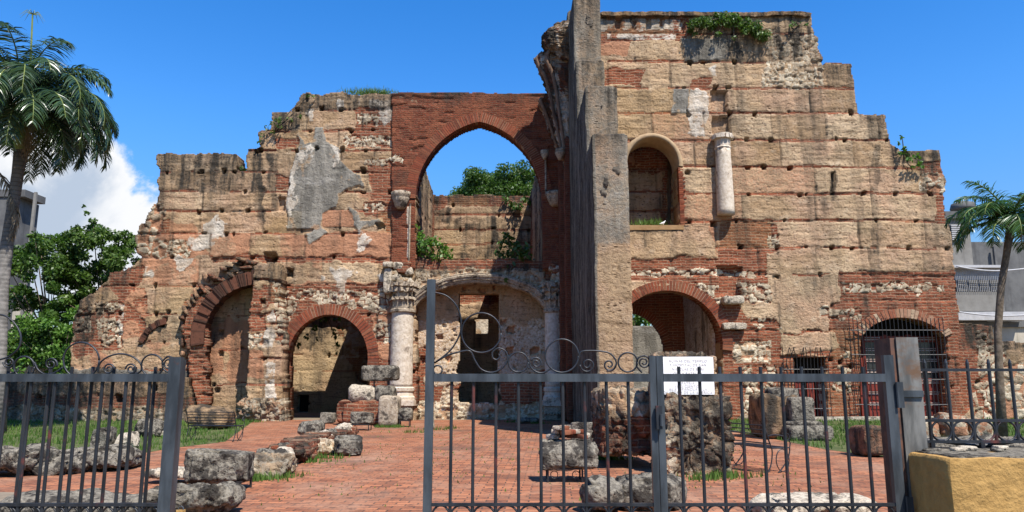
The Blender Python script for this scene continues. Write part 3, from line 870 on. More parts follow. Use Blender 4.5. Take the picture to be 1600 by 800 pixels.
def frond(base, az, el, L, droop, nl, ll, lw, parent, mat, vee=0.7, twist=0.0, name='frond', bend=1.6, hang=0.5, rachis_mat='rachis'):
    """a feather leaf: curved stalk with two rows of hanging leaflets"""
    pts = []; tang = []
    p = Vector(base); e = el; n = 22; hdir = Vector((cos(az), sin(az), 0))
    for i in range(n + 1):
        t = i / n
        tv = hdir * cos(e) + Vector((0, 0, 1)) * sin(e)
        pts.append(p.copy()); tang.append(tv)
        p = p + tv * (L / n); e -= droop / n * (0.35 + bend * t)
    mb = MB(); mb.tube(pts, [0.035 * (1 - .85 * i / n) + .004 for i in range(n + 1)], 5)
    V = []; Q = []
    for k in range(nl):
        t = 0.12 + 0.88 * (k + random.random() * .6) / nl
        fi = min(t * n, n - 1e-3); i = int(fi); f = fi - i
        c = pts[i].lerp(pts[i + 1], f); tv = tang[i].lerp(tang[i + 1], f).normalized()
        side = tv.cross(Vector((0, 0, 1)))
        if side.length < 1e-3: side = Vector((1, 0, 0))
        side.normalize(); upv = side.cross(tv)
        env = math.sin(pi * (0.10 + 0.86 * t) ** 0.8) ** 0.55
        for sg in (-1, 1):
            l = ll * env * random.uniform(.85, 1.12)
            d = (side * sg * random.uniform(.75, 1.0) + tv * random.uniform(.35, .65) + upv * (vee * random.uniform(.1, .8) - .1)).normalized()
            w = lw * random.uniform(.8, 1.15)
            wv = (tv * .5 + upv * random.uniform(-.9, .9)); wv = (wv - d * wv.dot(d)).normalized()
            a = c; q = []
            dd = d.copy()
            st = 3
            for j in range(st + 1):
                wj = w * (0.6, 1.0, 0.75, 0.08)[j]
                q.append((a + wv * wj / 2, a - wv * wj / 2))
                dd = (dd + Vector((0, 0, -hang * random.uniform(.5, 1.2)))).normalized()
                a = a + dd * l / st
            b = len(V)
            for u_, v_ in q: V += [u_, v_]
            for j in range(st): Q.append((b + 2 * j, b + 2 * j + 1, b + 2 * j + 3, b + 2 * j + 2))
    o = link(name, np_mesh(name, np.array([tuple(v) for v in V]), np.array(Q)), MAT[mat], parent)
    mb.build('stalk', MAT[rachis_mat], o)
    return o

def grass_mesh(pts, h0, h1, w=0.012, lean=0.5):
    pts = np.asarray(pts); n = len(pts)
    hgt = rng.uniform(h0, h1, n); az = rng.uniform(0, 2 * pi, n); la = rng.uniform(0, 2 * pi, n); le = rng.uniform(0, lean, n) * hgt
    wd = np.stack([np.cos(az), np.sin(az), 0 * az], 1) * (w * rng.uniform(.6, 1.5, n))[:, None]
    tip = pts + np.stack([np.cos(la) * le, np.sin(la) * le, hgt], 1)
    V = np.stack([pts - wd, pts + wd, tip], 1).reshape(-1, 3)
    return V, np.arange(n * 3).reshape(-1, 3)
def scatter(poly, n, z=0.0, clump=0.5, seed=3):
    xs = [p[0] for p in poly]; ys = [p[1] for p in poly]
    k = int(n * 4); X = rng.uniform(min(xs), max(xs), k); Yv = rng.uniform(min(ys), max(ys), k)
    m = pip(X, Yv, poly) & (fbm2(X * 1.3, Yv * 1.3, 3, seed) > clump * rng.uniform(.6, 1.1, k))
    X, Yv = X[m][:n], Yv[m][:n]
    return np.stack([X, Yv, np.full(len(X), z)], 1)
def tuft(pts_px, label, n=260, h=(.08, .25), group=None, spread=.35):
    cs = []
    for x, y in pts_px:
        gx, gy = GP(x, y); k = n // len(pts_px)
        cs.append(np.stack([gx + rng.normal(size=k) * spread * .6, gy + rng.normal(size=k) * spread * .3, np.full(k, 0.004)], 1))
    V, Q = grass_mesh(np.concatenate(cs), h[0], h[1], .014)
    o = link('grass_tuft', np_mesh('grass_tuft', V, Q), MAT['grass'])
    return props(o, label, 'grass', group, 'stuff')
# ================================================================== THE GROUND
def sheet(name, poly, z, mat, kind='structure', sub=None):
    mb = MB(); mb.add([(x, y, z) for x, y in poly], [tuple(range(len(poly)))])
    return props(mb.build(name, MAT[mat]), kind=kind)
sheet('ground', [(-900, -300), (900, -300), (900, 1500), (-900, 1500)], -0.012, 'dirt')
sheet('street', [(-60, -20), (60, -20), (60, 5.2), (-60, 5.2)], -0.008, 'street')
lawn_l = [GP(-140, 655), GP(330, 650), GP(400, 655), GP(352, 690), GP(270, 700), GP(140, 722), GP(-200, 745)]
lawn_r = [GP(1130, 672), GP(1130, 655), GP(1720, 655), GP(1800, 712), GP(1392, 716), GP(1290, 702), GP(1190, 682)]
sheet('paving', [(-14, 7.6), (11, 7.6), (13, 34.4), (-14, 34.4)], -0.004, 'paving')
sheet('lawn', lawn_l, 0.0, 'turf')
sheet('lawn', lawn_r, 0.0, 'turf')
near_l = [GP(-200, 766), GP(215, 772), GP(290, 800), GP(290, 900), (-14, 7.0), (-16, 9)]
sheet('bare_bed', near_l, 0.001, 'dirt')
gp = np.concatenate([scatter(lawn_l, 15000, 0, .50), scatter(lawn_r, 14000, 0, .48)])
V, Q = grass_mesh(gp, .04, .17, .015)
props(link('grass', np_mesh('grass', V, Q), MAT['grass']), 'short bright green grass and weeds growing on the two lawns', 'grass', kind='stuff')

wd = scatter([GP(360, 790), GP(420, 690), GP(520, 672), GP(850, 672), GP(1120, 690), GP(1330, 760), GP(1330, 800)], 900, -.004, .66, 12)
V, Q = grass_mesh(wd, .015, .06, .012)
props(link('weeds', np_mesh('weeds', V, Q), MAT['grass']), 'tiny weeds growing in the joints of the brick paving', 'weeds', kind='stuff')
# ================================================================== LEFT RUINED WALL
YF = 34.0
LW = [(106, 668), (110, 560), (113, 505), (124, 472), (150, 457), (168, 440), (170, 425), (205, 418), (222, 400), (212, 392),
      (214, 352), (228, 346), (238, 322), (250, 306), (248, 268), (246, 240), (368, 240), (371, 266), (386, 266), (386, 234),
      (405, 232), (404, 204), (424, 202), (424, 174), (456, 172), (466, 152), (472, 147), (560, 146), (650, 146), (650, 668)]
niche = [(320, 668), (318, 560), (317, 500), (322, 472), (340, 453), (365, 445), (400, 442), (400, 668)]
gate_arch = arc(512, 562, 65, 73, 0, 180) + [(447, 668), (577, 668)]
def paint_left(F):
    F.rows([148, 172, 204, 236, 269, 300, 330, 365, 403, 445, 490, 535, 580, 625, 668], (1.6, 3.0), 0.07, 0.9, bandp=.36, hole_gap=(1.0, 2.2))
    F.earth += 0.45 * sst(F.n2, .45, .65) * (F.Z < F.z(300))
    F.E([(225, 340), (300, 350), (330, 400), (280, 400), (240, 420), (215, 400)], v=.6)
    F.E([(440, 365), (612, 360), (612, 410), (440, 410)], v=.5)
    F.E([(440, 440), (612, 440), (640, 660), (575, 660)], v=.5)
    for p in ([(553, 170), (640, 165), (640, 230), (537, 230), (553, 200)], [(430, 216), (464, 218), (464, 232), (432, 232)],
              [(429, 273), (452, 275), (450, 298), (430, 297)], [(579, 258), (650, 255), (650, 420), (612, 420), (600, 315), (579, 312)],
              [(569, 316), (612, 316), (612, 336), (569, 336)], [(330, 398), (470, 399), (640, 400), (640, 410), (330, 408)],
              [(438, 446), (612, 443), (612, 475), (580, 500), (590, 560), (650, 570), (650, 640), (578, 640), (576, 520), (500, 480), (455, 500), (440, 520)],
              [(290, 470), (322, 470), (322, 668), (296, 668), (292, 560), (284, 520)], [(112, 500), (190, 460), (192, 540), (115, 560)],
              [(168, 424), (225, 412), (222, 440), (190, 470), (172, 450)], [(110, 616), (330, 616), (330, 632), (110, 634)],
              [(445, 500), (455, 640), (436, 640), (430, 520)], [(226, 345), (262, 340), (262, 362), (230, 372), (232, 388), (214, 390)]):
        F.B(p)
    F.E([(284, 470), (324, 470), (328, 668), (290, 668)], v=.35)
    F.Rb([(537, 212), (614, 212), (614, 229), (537, 229)], .30, brick=1)
    F.Rb([(555, 178), (592, 178), (592, 196), (555, 196)], .30, brick=1)
    F.Rb([(570, 246), (640, 246), (640, 258), (570, 258)], .28, brick=1)
    F.Rb([(570, 318), (600, 318), (600, 330), (570, 330)], .28, brick=1)
    F.Rb([(438, 453), (612, 452), (612, 466), (600, 490), (560, 480), (438, 466)], .26, brick=1)
    F.Rb([(582, 500), (612, 500), (612, 540), (590, 540)], .26, brick=1)
    F.Rb([(440, 470), (468, 470), (450, 500), (438, 500)], .26, brick=1)
    F.Rb([(148, 474), (190, 470), (190, 540), (150, 540)], .26, brick=1)
    F.Rb([(116, 490), (140, 476), (140, 520), (116, 520)], .26, brick=1)
    F.Rb([(110, 634), (330, 632), (330, 660), (110, 660)], .28, brick=0)
    F.Rb([(212, 345), (250, 310), (255, 330), (240, 370), (235, 400), (214, 392)], .34)
    F.Rb([(240, 372), (300, 380), (295, 400), (240, 405)], .24)
    F.B([(190, 455), (228, 448), (228, 520), (190, 525)], ragged=.45)
    F.E([(186, 448), (228, 448), (228, 525), (190, 530)], v=.6)
    F.E([(503, 329), (557, 329), (556, 355), (505, 355)], .15, .9, True)
    F.E([(564, 363), (612, 363), (612, 384), (562, 384)], .25, .9, True)
    F.P([(462, 209), (474, 226), (490, 222), (491, 199), (505, 199), (507, 220), (528, 231), (530, 248), (542, 265), (552, 272), (566, 276), (570, 290),
         (548, 295), (530, 304), (528, 324), (505, 332), (503, 356), (451, 355), (450, 305), (454, 262), (467, 231)])
    F.P([(545, 322), (559, 332), (565, 346), (596, 339), (602, 349), (582, 353), (562, 363), (553, 353)])
    F.P([(500, 352), (512, 363), (481, 381), (478, 364)])
    F.W([(450, 262), (470, 228), (485, 226), (485, 258), (462, 262), (460, 330), (452, 352)], .9)
    F.W([(515, 225), (530, 234), (532, 258), (522, 262), (522, 240)], .5)
    F.hole(516, 263, 538, 270, .03)
    F.W([(575, 158), (613, 155), (613, 185), (602, 195), (592, 185), (590, 172), (575, 172)], .35)
    F.W([(525, 155), (537, 155), (537, 172), (525, 172)], .2); F.W([(555, 156), (566, 156), (566, 166), (555, 166)], .3)
    F.W([(476, 170), (488, 170), (488, 190), (478, 190)], .4)
    F.W([(318, 345), (345, 330), (352, 350), (335, 388), (305, 394), (296, 378), (314, 365)], 1.0)
    F.W([(275, 405), (302, 400), (296, 420), (280, 426)], .7); F.W([(226, 416), (243, 414), (243, 430), (226, 432)], .4)
    F.W([(184, 474), (193, 474), (191, 522), (183, 522)], .2)
    F.W([(519, 419), (540, 419), (555, 418), (564, 432), (549, 436), (538, 451), (560, 470), (532, 466), (517, 447)], .9)
    F.W([(562, 362), (585, 372), (570, 395), (555, 396)], .6)
    F.W([(500, 433), (507, 433), (507, 439), (500, 439)], .3); F.W([(590, 428), (603, 424), (600, 442), (590, 442)], .5)
    F.P([(110, 576), (296, 580), (296, 614), (110, 616)]); F.K([(106, 575), (300, 578), (300, 618), (106, 620)], .75)
    F.K([(396, 225), (412, 225), (410, 345), (398, 345)], .8); F.K([(418, 240), (432, 240), (430, 330), (420, 330)], .7)
    F.K([(247, 240), (368, 240), (368, 268), (247, 268)], .45); F.K([(262, 265), (360, 266), (355, 300), (270, 300)], .55)
    F.K([(470, 146), (612, 146), (612, 170), (466, 172)], .5); F.K([(424, 174), (470, 172), (468, 206), (424, 206)], .45)
    F.K([(110, 520), (140, 470), (170, 455), (150, 500), (120, 570)], .5)
    F.holes([(316, 268), (349, 268), (352, 366), (422, 400), (453, 425), (420, 402), (408, 236), (464, 236), (500, 170), (532, 171), (548, 205), (494, 232), (534, 233), (567, 265)], 3.2)
    F.hole(413, 393, 431, 411, .5); F.hole(447, 420, 459, 432, .5); F.hole(590, 348, 604, 358, .3, .5)
    F.hole(430, 312, 447, 330, .22, .6); F.hole(240, 487, 246, 494); F.hole(254, 496, 260, 503); F.hole(258, 484, 264, 490); F.hole(250, 505, 256, 510)
    F.hole(178, 610, 190, 632, .5, .4); F.hole(236, 603, 246, 612, .4)
t = thing('ruined_wall', (PX(380, 600, YF)[0], YF, 0), 'broken tan and red wall with a grey render patch, above the low brick arch', 'wall')
LEFT = t
build_wall('masonry', YF, LW, [niche, gate_arch], paint_left, 1.15, .05, .16, 'ruin', t, 11)
ring('brick_arch', 512, 562, 63, 71, 17, -14, 180, YF, .05, .4, .125, 'ring', t)
soffit('soffit', arc(512, 562, 63.4, 71.4, 0, 180, 36) + [(448.6, 590), (448.6, 656)], YF + .38, YF + 1.3, 'mortar', t)
soffit('soffit', [(575.4, 656), (575.4, 590), (575.4, 562)], YF + .2, YF + 1.3, 'mortar', t)
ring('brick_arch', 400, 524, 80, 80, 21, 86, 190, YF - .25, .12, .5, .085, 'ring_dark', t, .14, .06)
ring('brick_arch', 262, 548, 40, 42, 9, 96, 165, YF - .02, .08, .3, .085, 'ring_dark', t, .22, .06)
random.seed(55)
for k in range(46):
    b = R(92 + 104 * random.random()); rr_ = random.uniform(96, 122)
    x, z = PX(400 + rr_ * cos(b), 524 - rr_ * sin(b), YF - .3)
    block('rubble', (x, YF - .05 + random.uniform(-.15, .12), z), (random.uniform(.2, .6), random.uniform(.3, .6), random.uniform(.10, .2)), 'ruin', t, masonry_paint(600 + k, .6 if k % 3 else 0, .4, .2, .85, .2, earth=.5), h=.05, amp=.08, rnd=4, seed=600 + k, tilt=pi / 2 - b + random.uniform(-.3, .3))
def paint_niche(F):
    F.rows([440, 495, 545, 600, 660], (1.5, 2.5), .05, .8, bandp=.5)
    F.tint[:] = .15 + .4 * F.n2; F.earth += .5 * sst(F.n2, .4, .6)
    F.holes([(345, 521), (347, 553), (340, 610)], 3.5)
build_wall('niche_back', YF + .75, [(290, 664), (290, 425), (420, 425), (420, 664)], [], paint_niche, .3, .07, 0, 'ruin', t, 13, top_stain=.2)
def paint_pier(F):
    F.rows([412, 436, 470, 505, 530, 560, 600, 640, 668], (.8, 1.4), .06, .5)
    F.B([(384, 436), (446, 436), (446, 490), (384, 500)], ragged=.38); F.Rb([(424, 436), (446, 436), (446, 540), (430, 540)], .24, brick=1); F.tint *= .7
    F.B([(384, 488), (416, 490), (416, 516), (384, 516)]); F.Rb([(384, 518), (412, 518), (412, 545), (384, 540)], .3)
    F.E([(384, 545), (412, 548), (410, 590), (384, 590)], v=.9)
    F.Rb([(370, 625), (450, 620), (450, 668), (370, 668)], .27); F.W([(414, 570), (432, 570), (430, 622), (414, 622)], .6)
    F.K([(392, 408), (446, 408), (446, 438), (392, 440)], .9); F.W([(408, 540), (425, 470), (428, 520), (420, 560)], .5)
def paint_jamb(F):
    F.brick[:] = 1; F.earth += .4; F.depth += .05 * (fbm2(F.S * 1.4, F.Z * 4.5, 3, 9) > .55); F.E([(286, 585), (330, 590), (330, 668), (286, 668)], v=.3); F.K([(286, 540), (330, 545), (330, 560), (286, 556)], .5); F.E([(312, 500), (322, 500), (324, 650), (316, 650)], .5)
build_wall('brick_jamb', YF - .3, [(296, 668), (292, 600), (294, 560), (286, 520), (290, 490), (300, 470), (318, 462), (322, 490), (322, 560), (326, 668)], [], paint_jamb, .6, .05, .14, 'ruin', t, 15, top_stain=.6, rough=.06)
build_wall('pier', YF - .85, [(386, 668), (386, 560), (388, 500), (396, 445), (394, 418), (404, 411), (436, 410), (440, 440), (436, 470), (443, 520), (441, 600), (447, 668)], [],
           paint_pier, 1.2, .05, .14, 'ruin', t, 17, top_stain=.7, rough=.07)
block('rubble_footing', (*PX(408, 640, YF - .7)[:1], YF - .6, .5), (2.1, .9, 1.0), 'ruin', t, masonry_paint(5, 0, 1, .2, .5, .6, earth=.5), h=.05, amp=.16, rnd=3, seed=6, crag=.12)

# room seen through the low arch
tb = thing('chamber_wall', (PX(512, 600, 43)[0], 43, 0), 'half shaded pale block wall inside the low brick arch', 'wall')
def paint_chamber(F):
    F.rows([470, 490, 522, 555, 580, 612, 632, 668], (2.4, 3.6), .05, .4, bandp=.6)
    F.tint[:] = .65 + .3 * F.n2; F.K([(440, 480), (530, 480), (500, 540), (440, 560)], .6, 1.2); F.olive += .2 + .3 * F.n2  # upper left painted darker for the shade and vines there
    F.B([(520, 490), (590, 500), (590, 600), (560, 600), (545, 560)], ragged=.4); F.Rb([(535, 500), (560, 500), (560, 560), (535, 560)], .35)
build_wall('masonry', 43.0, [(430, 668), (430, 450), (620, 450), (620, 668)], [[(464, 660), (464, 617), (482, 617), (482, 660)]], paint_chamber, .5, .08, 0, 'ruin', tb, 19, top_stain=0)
x0 = PX(420, 600, 43)[0]; xe = PX(566, 480, 43)[0]; x1 = PX(640, 600, 43)[0]; zr = ZY(464, 43)
mb = MB(); mb.box(x0 - 1, x1, YF + 1.2, 39.8, zr, zr + .5); mb.box(xe, x1, 39.8, 43.2, zr, zr + .5); mb.box(x0 - 1, xe, 42.0, 43.2, zr, zr + .5)
mb.build('added_shade_slab', MAT['soffit'], tb)  # unseen slab added to shade part of the wall; its gap admits sun
mb = MB(); mb.box(x0 - .4, x0, YF + 1.2, 43, 0, zr); mb.box(x1 - .6, x1 - .2, YF + 1.2, 43, 0, zr); mb.build('side_wall', MAT['mortar'], tb)
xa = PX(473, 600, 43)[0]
mb = MB(); mb.box(xa - .8, xa + .8, 44.0, 44.2, 0, 2.2); mb.build('doorway', MAT['dark'], tb)  # black box stands in for the shade past the opening

# ================================================================== POINTED BRICK ARCH
ta = thing('arch_wall', (PX(748, 400, YF)[0], YF - .1, 0), 'red brick wall pierced by the tall pointed arch, open to blue sky', 'wall')
cxL, cxR, RR, ys = 773.6, 722.4, 125.6, 310
aend = 180 - math.degrees(math.acos((cxL - 748) / RR))
left_arc = arc(cxL, ys, RR, RR, 180, aend, 30)
right_arc = arc(cxR, ys, RR, RR, 180 - aend, 0, 30)
AW = [(612, 420), (612, 146), (640, 143.5), (760, 145), (900, 146), (900, 420)]
def paint_archw(F):
    F.brick[:] = 1
    F.depth += .02 * F.n1
    F.K([(612, 268), (648, 268), (648, 292), (612, 292)], .45); F.K([(640, 144), (760, 144), (720, 170)], .25, 1)
    F.earth += .2
    F.Rb([(612, 244), (632, 244), (632, 256), (612, 256)], .28, brick=1)
    F.W([(636, 322), (639, 322), (639, 410), (636, 410)], .05)
    F.depth += .05 * (fbm2(F.S * .9, F.Z * 6, 3, 4) > .62)
build_wall('masonry', YF - .1, AW, [[(648, 430)] + left_arc + right_arc + [(848, 430)]], paint_archw, 1.25, .05, .03, 'ruin_fine', ta, 23, top_stain=.85, top_len=.35, rough=.02)
ring('brick_arch', cxL, ys, RR - 1.2, RR - 1.2, 16, 180, aend, YF - .1, .035, .4, .10, 'ring', ta)
ring('brick_arch', cxR, ys, RR - 1.2, RR - 1.2, 16, 0, 180 - aend, YF - .1, .035, .4, .10, 'ring', ta)
soffit('soffit', [(649, 425), (649, 360)] + [(a + 1, b + 1) for a, b in left_arc + right_arc] + [(847, 360), (847, 425)], YF + .25, YF + 1.3, MAT['ruin_fine'], ta)
def impost(px0, px1, py0, py1, Y, nm='impost_capital'):
    x0, zt = PX(px0, py0, Y); x1, zb = PX(px1, py1, Y); r = (x1 - x0) / 2; c = ((x0 + x1) / 2, Y + .12, zb); H = zt - zb
    mb = MB()
    mb.lathe([(r * .35, 0), (r * .62, H * .15), (r * .8, H * .45), (r * .93, H * .62), (r * .9, H * .68), (r * 1.04, H * .75), (r * 1.05, H * .95), (r * .9, H)], c, 28, flute=10, fd=.10)
    return mb.build(nm, MAT['column_dirty'], ta, True)
impost(611, 641, 299, 326, YF - .25); impost(634, 650, 301, 316, YF + .2); impost(852, 884, 299, 322, YF - .25); impost(846, 858, 302, 316, YF + .2)
# thin shafts beside the opening
mb = MB(); x, z = PX(638.5, 410, YF - .2); mb.tube([(x, YF - .14, z), (x, YF - .14, ZY(318, YF - .2))], .045, 8); mb.build('shaft', MAT['column_dirty'], ta)
mb = MB(); x, z = PX(853, 300, YF - .2); mb.tube([(x, YF - .14, z), (x, YF - .14, ZY(244, YF - .2))], .05, 8); mb.build('shaft', MAT['column_dirty'], ta)

# chamber behind the arch: two side walls and the back wall
YB = 43.4
zt = ZY(304, YB)
tc_ = thing('roofless_chamber_wall', (PX(757, 500, YB)[0], YB, 0), 'stained block wall closing the chamber behind the pointed arch, with rows of small holes', 'wall')
def paint_back(F):
    F.rows([304, 320, 336, 359, 381, 408, 440, 480, 530, 600, 668], (2.4, 4.0), .09, 1.0, bandp=.2, hole_gap=(1.4, 2.2))
    F.tint[:] = .25 + .45 * F.n2
    F.B([(670, 304), (850, 304), (850, 317), (670, 318)]); F.B([(670, 316), (698, 316), (694, 328), (678, 330)])
    F.W([(735, 488), (768, 488), (768, 530), (735, 530)], .1); F.K([(670, 330), (712, 328), (705, 352), (670, 352)], .7, 1.5); F.K([(720, 395), (810, 390), (810, 408), (720, 408)], .6, 1.5); F.K([(700, 350), (850, 340), (850, 400), (760, 400)], .45, 2); F.stain += .18  # white patch painted to look bright through the small inner window
build_wall('masonry', YB, [(655, 668), (655, 304), (880, 306), (880, 668)], [], paint_back, .7, .08, .1, 'ruin', tc_, 29, top_stain=.9, top_len=.7)
xl0 = PX(649, 300, 35.3)[0]; xl1 = PX(679, 300, YB)[0]; xr0 = PX(850, 300, 35.3)[0]; xr1 = PX(829, 300, YB)[0]
def side(xa, xb, sgn, name, label, seed):
    def paint_side(F):
        F.rows([-1, 1.5, 3, 4.5, 6, 7.5, 9, 10.5, 12, 14], (2.5, 4), .05, .5, bandp=.55)
        F.tint[:] = .35 + .4 * F.n2; F.stain += .75 * sst(fbm2(F.S * 1.8, F.Z * .12, 4, seed), .42, .6); F.brick[F.S > 42.2] = 1
    place = lambda s, d, z: (xa + (xb - xa) * (s - 35.3) / (YB - 35.3) - sgn * d, s, z)
    tt = thing(name, ((xa + xb) / 2, 39.3, 0), label, 'wall')
    build_wall('masonry', 0, [(35.3, -.2), (YB, -.2), (YB, zt), (35.3, zt + .4)], [], paint_side, .6, .09, .12, 'ruin', tt, seed, px=False, place=place, top_stain=.7)
side(xl0, xl1, 1, 'chamber_side_wall', 'streaked side wall receding behind the left jamb of the pointed arch', 31)
side(xr0, xr1, -1, 'chamber_side_wall', 'shaded side wall receding behind the right jamb of the pointed arch', 37)

# ================================================================== LOWER CENTRE: carved segmental arch, recess, doorway
Yc = 34.1
tp = thing('carved_arch_wall', (PX(750, 600, Yc)[0], Yc, 0), 'low carved stone arch on two columns under a brick ledge, with rubble spandrels', 'wall')
sa = arc(749, 492, 104, 51, 12, 168, 36)
def paint_par(F):
    F.B([(600, 403), (900, 403), (900, 420), (600, 420)], .2)
    F.Rb([(600, 420), (900, 420), (900, 500), (600, 500)], .24, brick=0); F.stain += .35 * sst(F.n2, .4, .6); F.tint[:] = .6
    F.B([(630, 405), (643, 405), (643, 450), (632, 450)]); F.B([(853, 410), (866, 410), (864, 445), (853, 445)])
    F.K([(640, 414), (860, 414), (860, 424), (640, 424)], .6)
build_wall('masonry', Yc, [(612, 500), (612, 440), (634, 404), (866, 406), (886, 440), (886, 500)], [sa + [(647, 520), (851, 520)]], paint_par, .55, .05, .1, 'ruin', tp, 41, top_stain=.5, top_len=.2, rough=.06)
def moulding():
    mb = MB(); V = []; Fc = []; m = 60
    prof = [(-.02, .6), (-.02, -.02), (.07, -.07), (.12, -.07), (.14, -.14), (.22, -.16), (.26, -.20), (.34, -.22), (.38, -.16), (.42, -.18), (.46, .0), (.46, .6)]
    x, z = PX(749, 492, Yc); sx = (PX(759, 492, Yc)[0] - x) / 10; rx, ry = 104 * sx, 51 * sx
    k = len(prof)
    for i in range(m + 1):
        b = R(10 + 160 * i / m)
        j = (fbm2(np.array([i * .35]), np.array([2.]), 3, 8)[0] - .5) * .09
        for dr, dy in prof: V.append((x + (rx + dr + j) * cos(b), Yc + dy + (j if dy < 0 else 0), z + (ry + dr + j) * sin(b)))
    for i in range(m):
        for q in range(k - 1): Fc.append((i * k + q, i * k + q + 1, (i + 1) * k + q + 1, (i + 1) * k + q))
    mb.add(V, Fc); return mb.build('stone_moulding', MAT['column_dirty'], tp)
moulding()
Yr = 35.0
tr = thing('recess_wall', (PX(750, 640, Yr)[0], Yr, 0), 'cream pitted wall with a tall ragged doorway under the carved arch', 'wall')
door_px = [(716, 628), (714, 612), (719, 600), (712, 580), (718, 560), (717, 458), (779, 459), (780, 555), (776, 575), (783, 590), (779, 610), (785, 622), (778, 634), (760, 629), (738, 631)]
def paint_recess(F):
    F.tint[:] = .9; F.white[:] = .46 + .25 * (F.n2 - .5); F.depth += .02 * F.n1
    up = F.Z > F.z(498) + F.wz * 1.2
    F.white[up] = .12; F.tint[up] = .2; F.earth[up] += .3 * F.n1[up]  # upper part painted darker, down to the carved arch's shadow line
    F.K([(640, 440), (718, 452), (710, 500), (690, 480)], .35, 1.4)
    F.B([(640, 575), (665, 575), (665, 600), (640, 600)]); F.B([(640, 600), (720, 598), (715, 630), (640, 640)]); F.B([(640, 545), (668, 540), (664, 575), (640, 580)])
    F.B([(779, 595), (870, 590), (870, 640), (785, 640)]); F.B([(826, 600), (870, 560), (870, 650), (830, 650)])
    F.Rb([(640, 628), (720, 628), (780, 630), (870, 632), (870, 662), (640, 662)], .22)
    F.Rb([(690, 600), (716, 605), (716, 640), (690, 640)], .2)
    rr = random.Random(4)
    for i in range(46): 
        x, y = rr.uniform(650, 850), rr.uniform(500, 590); q = rr.choice((1.2, 1.5, 2, 2.6)); F.hole(x - q, y - q, x + q, y + q, .1, .3)
    for x, y, q in ((688, 525, 4), (660, 560, 5), (796, 517, 5), (837, 548, 5), (798, 548, 6), (842, 420, 3), (726, 450, 3), (752, 452, 3), (770, 450, 3), (700, 560, 5), (786, 502, 4), (770, 642, 5)):
        m = F.m([(x - q, y - q), (x + q, y - q), (x + q, y + q), (x - q, y + q)], .5); F.depth[m] += .16; F.white[m] = 0; F.earth[m] += .6
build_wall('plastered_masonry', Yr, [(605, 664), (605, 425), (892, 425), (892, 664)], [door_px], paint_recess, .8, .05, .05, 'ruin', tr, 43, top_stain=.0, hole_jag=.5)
# dark room beyond the doorway
tq = thing('inner_room_wall', (PX(750, 640, 40.8)[0], 40.8, 0), 'dim inner room wall with a small square window, seen through the ragged doorway', 'wall')
def paint_inner(F):
    F.rows([440, 474, 505, 545, 590, 668], (2, 3), .04, .2, bandp=.6); F.tint[:] = .7
    F.B([(700, 440), (800, 440), (800, 474), (700, 474)])
build_wall('masonry', 40.8, [(650, 664), (650, 430), (870, 430), (870, 664)], [[(742, 497), (763, 497), (763, 522), (742, 522)]], paint_inner, .6, .07, 0, 'ruin', tq, 47, top_stain=0)
za = ZY(452, 40.8); xa, xb, xe = PX(640, 500, 40.8)[0], PX(880, 500, 40.8)[0], PX(764, 470, 40.8)[0]
mb = MB(); mb.box(xa, xb, Yr + .8, 39.6, za, za + .35); mb.box(xe, xb, 39.6, 40.8, za, za + .35)  # gap shaped to drop a patch of sun on the inner wall
mb.build('floor_slab', MAT['ring_dark'], tq)
mb = MB(); mb.box(xa - .3, xa + .3, Yr + .9, 40.8, 0, za); mb.box(xb - .9, xb - .4, Yr + .9, 40.8, 0, za); mb.build('partition', MAT['ring_dark'], tq)

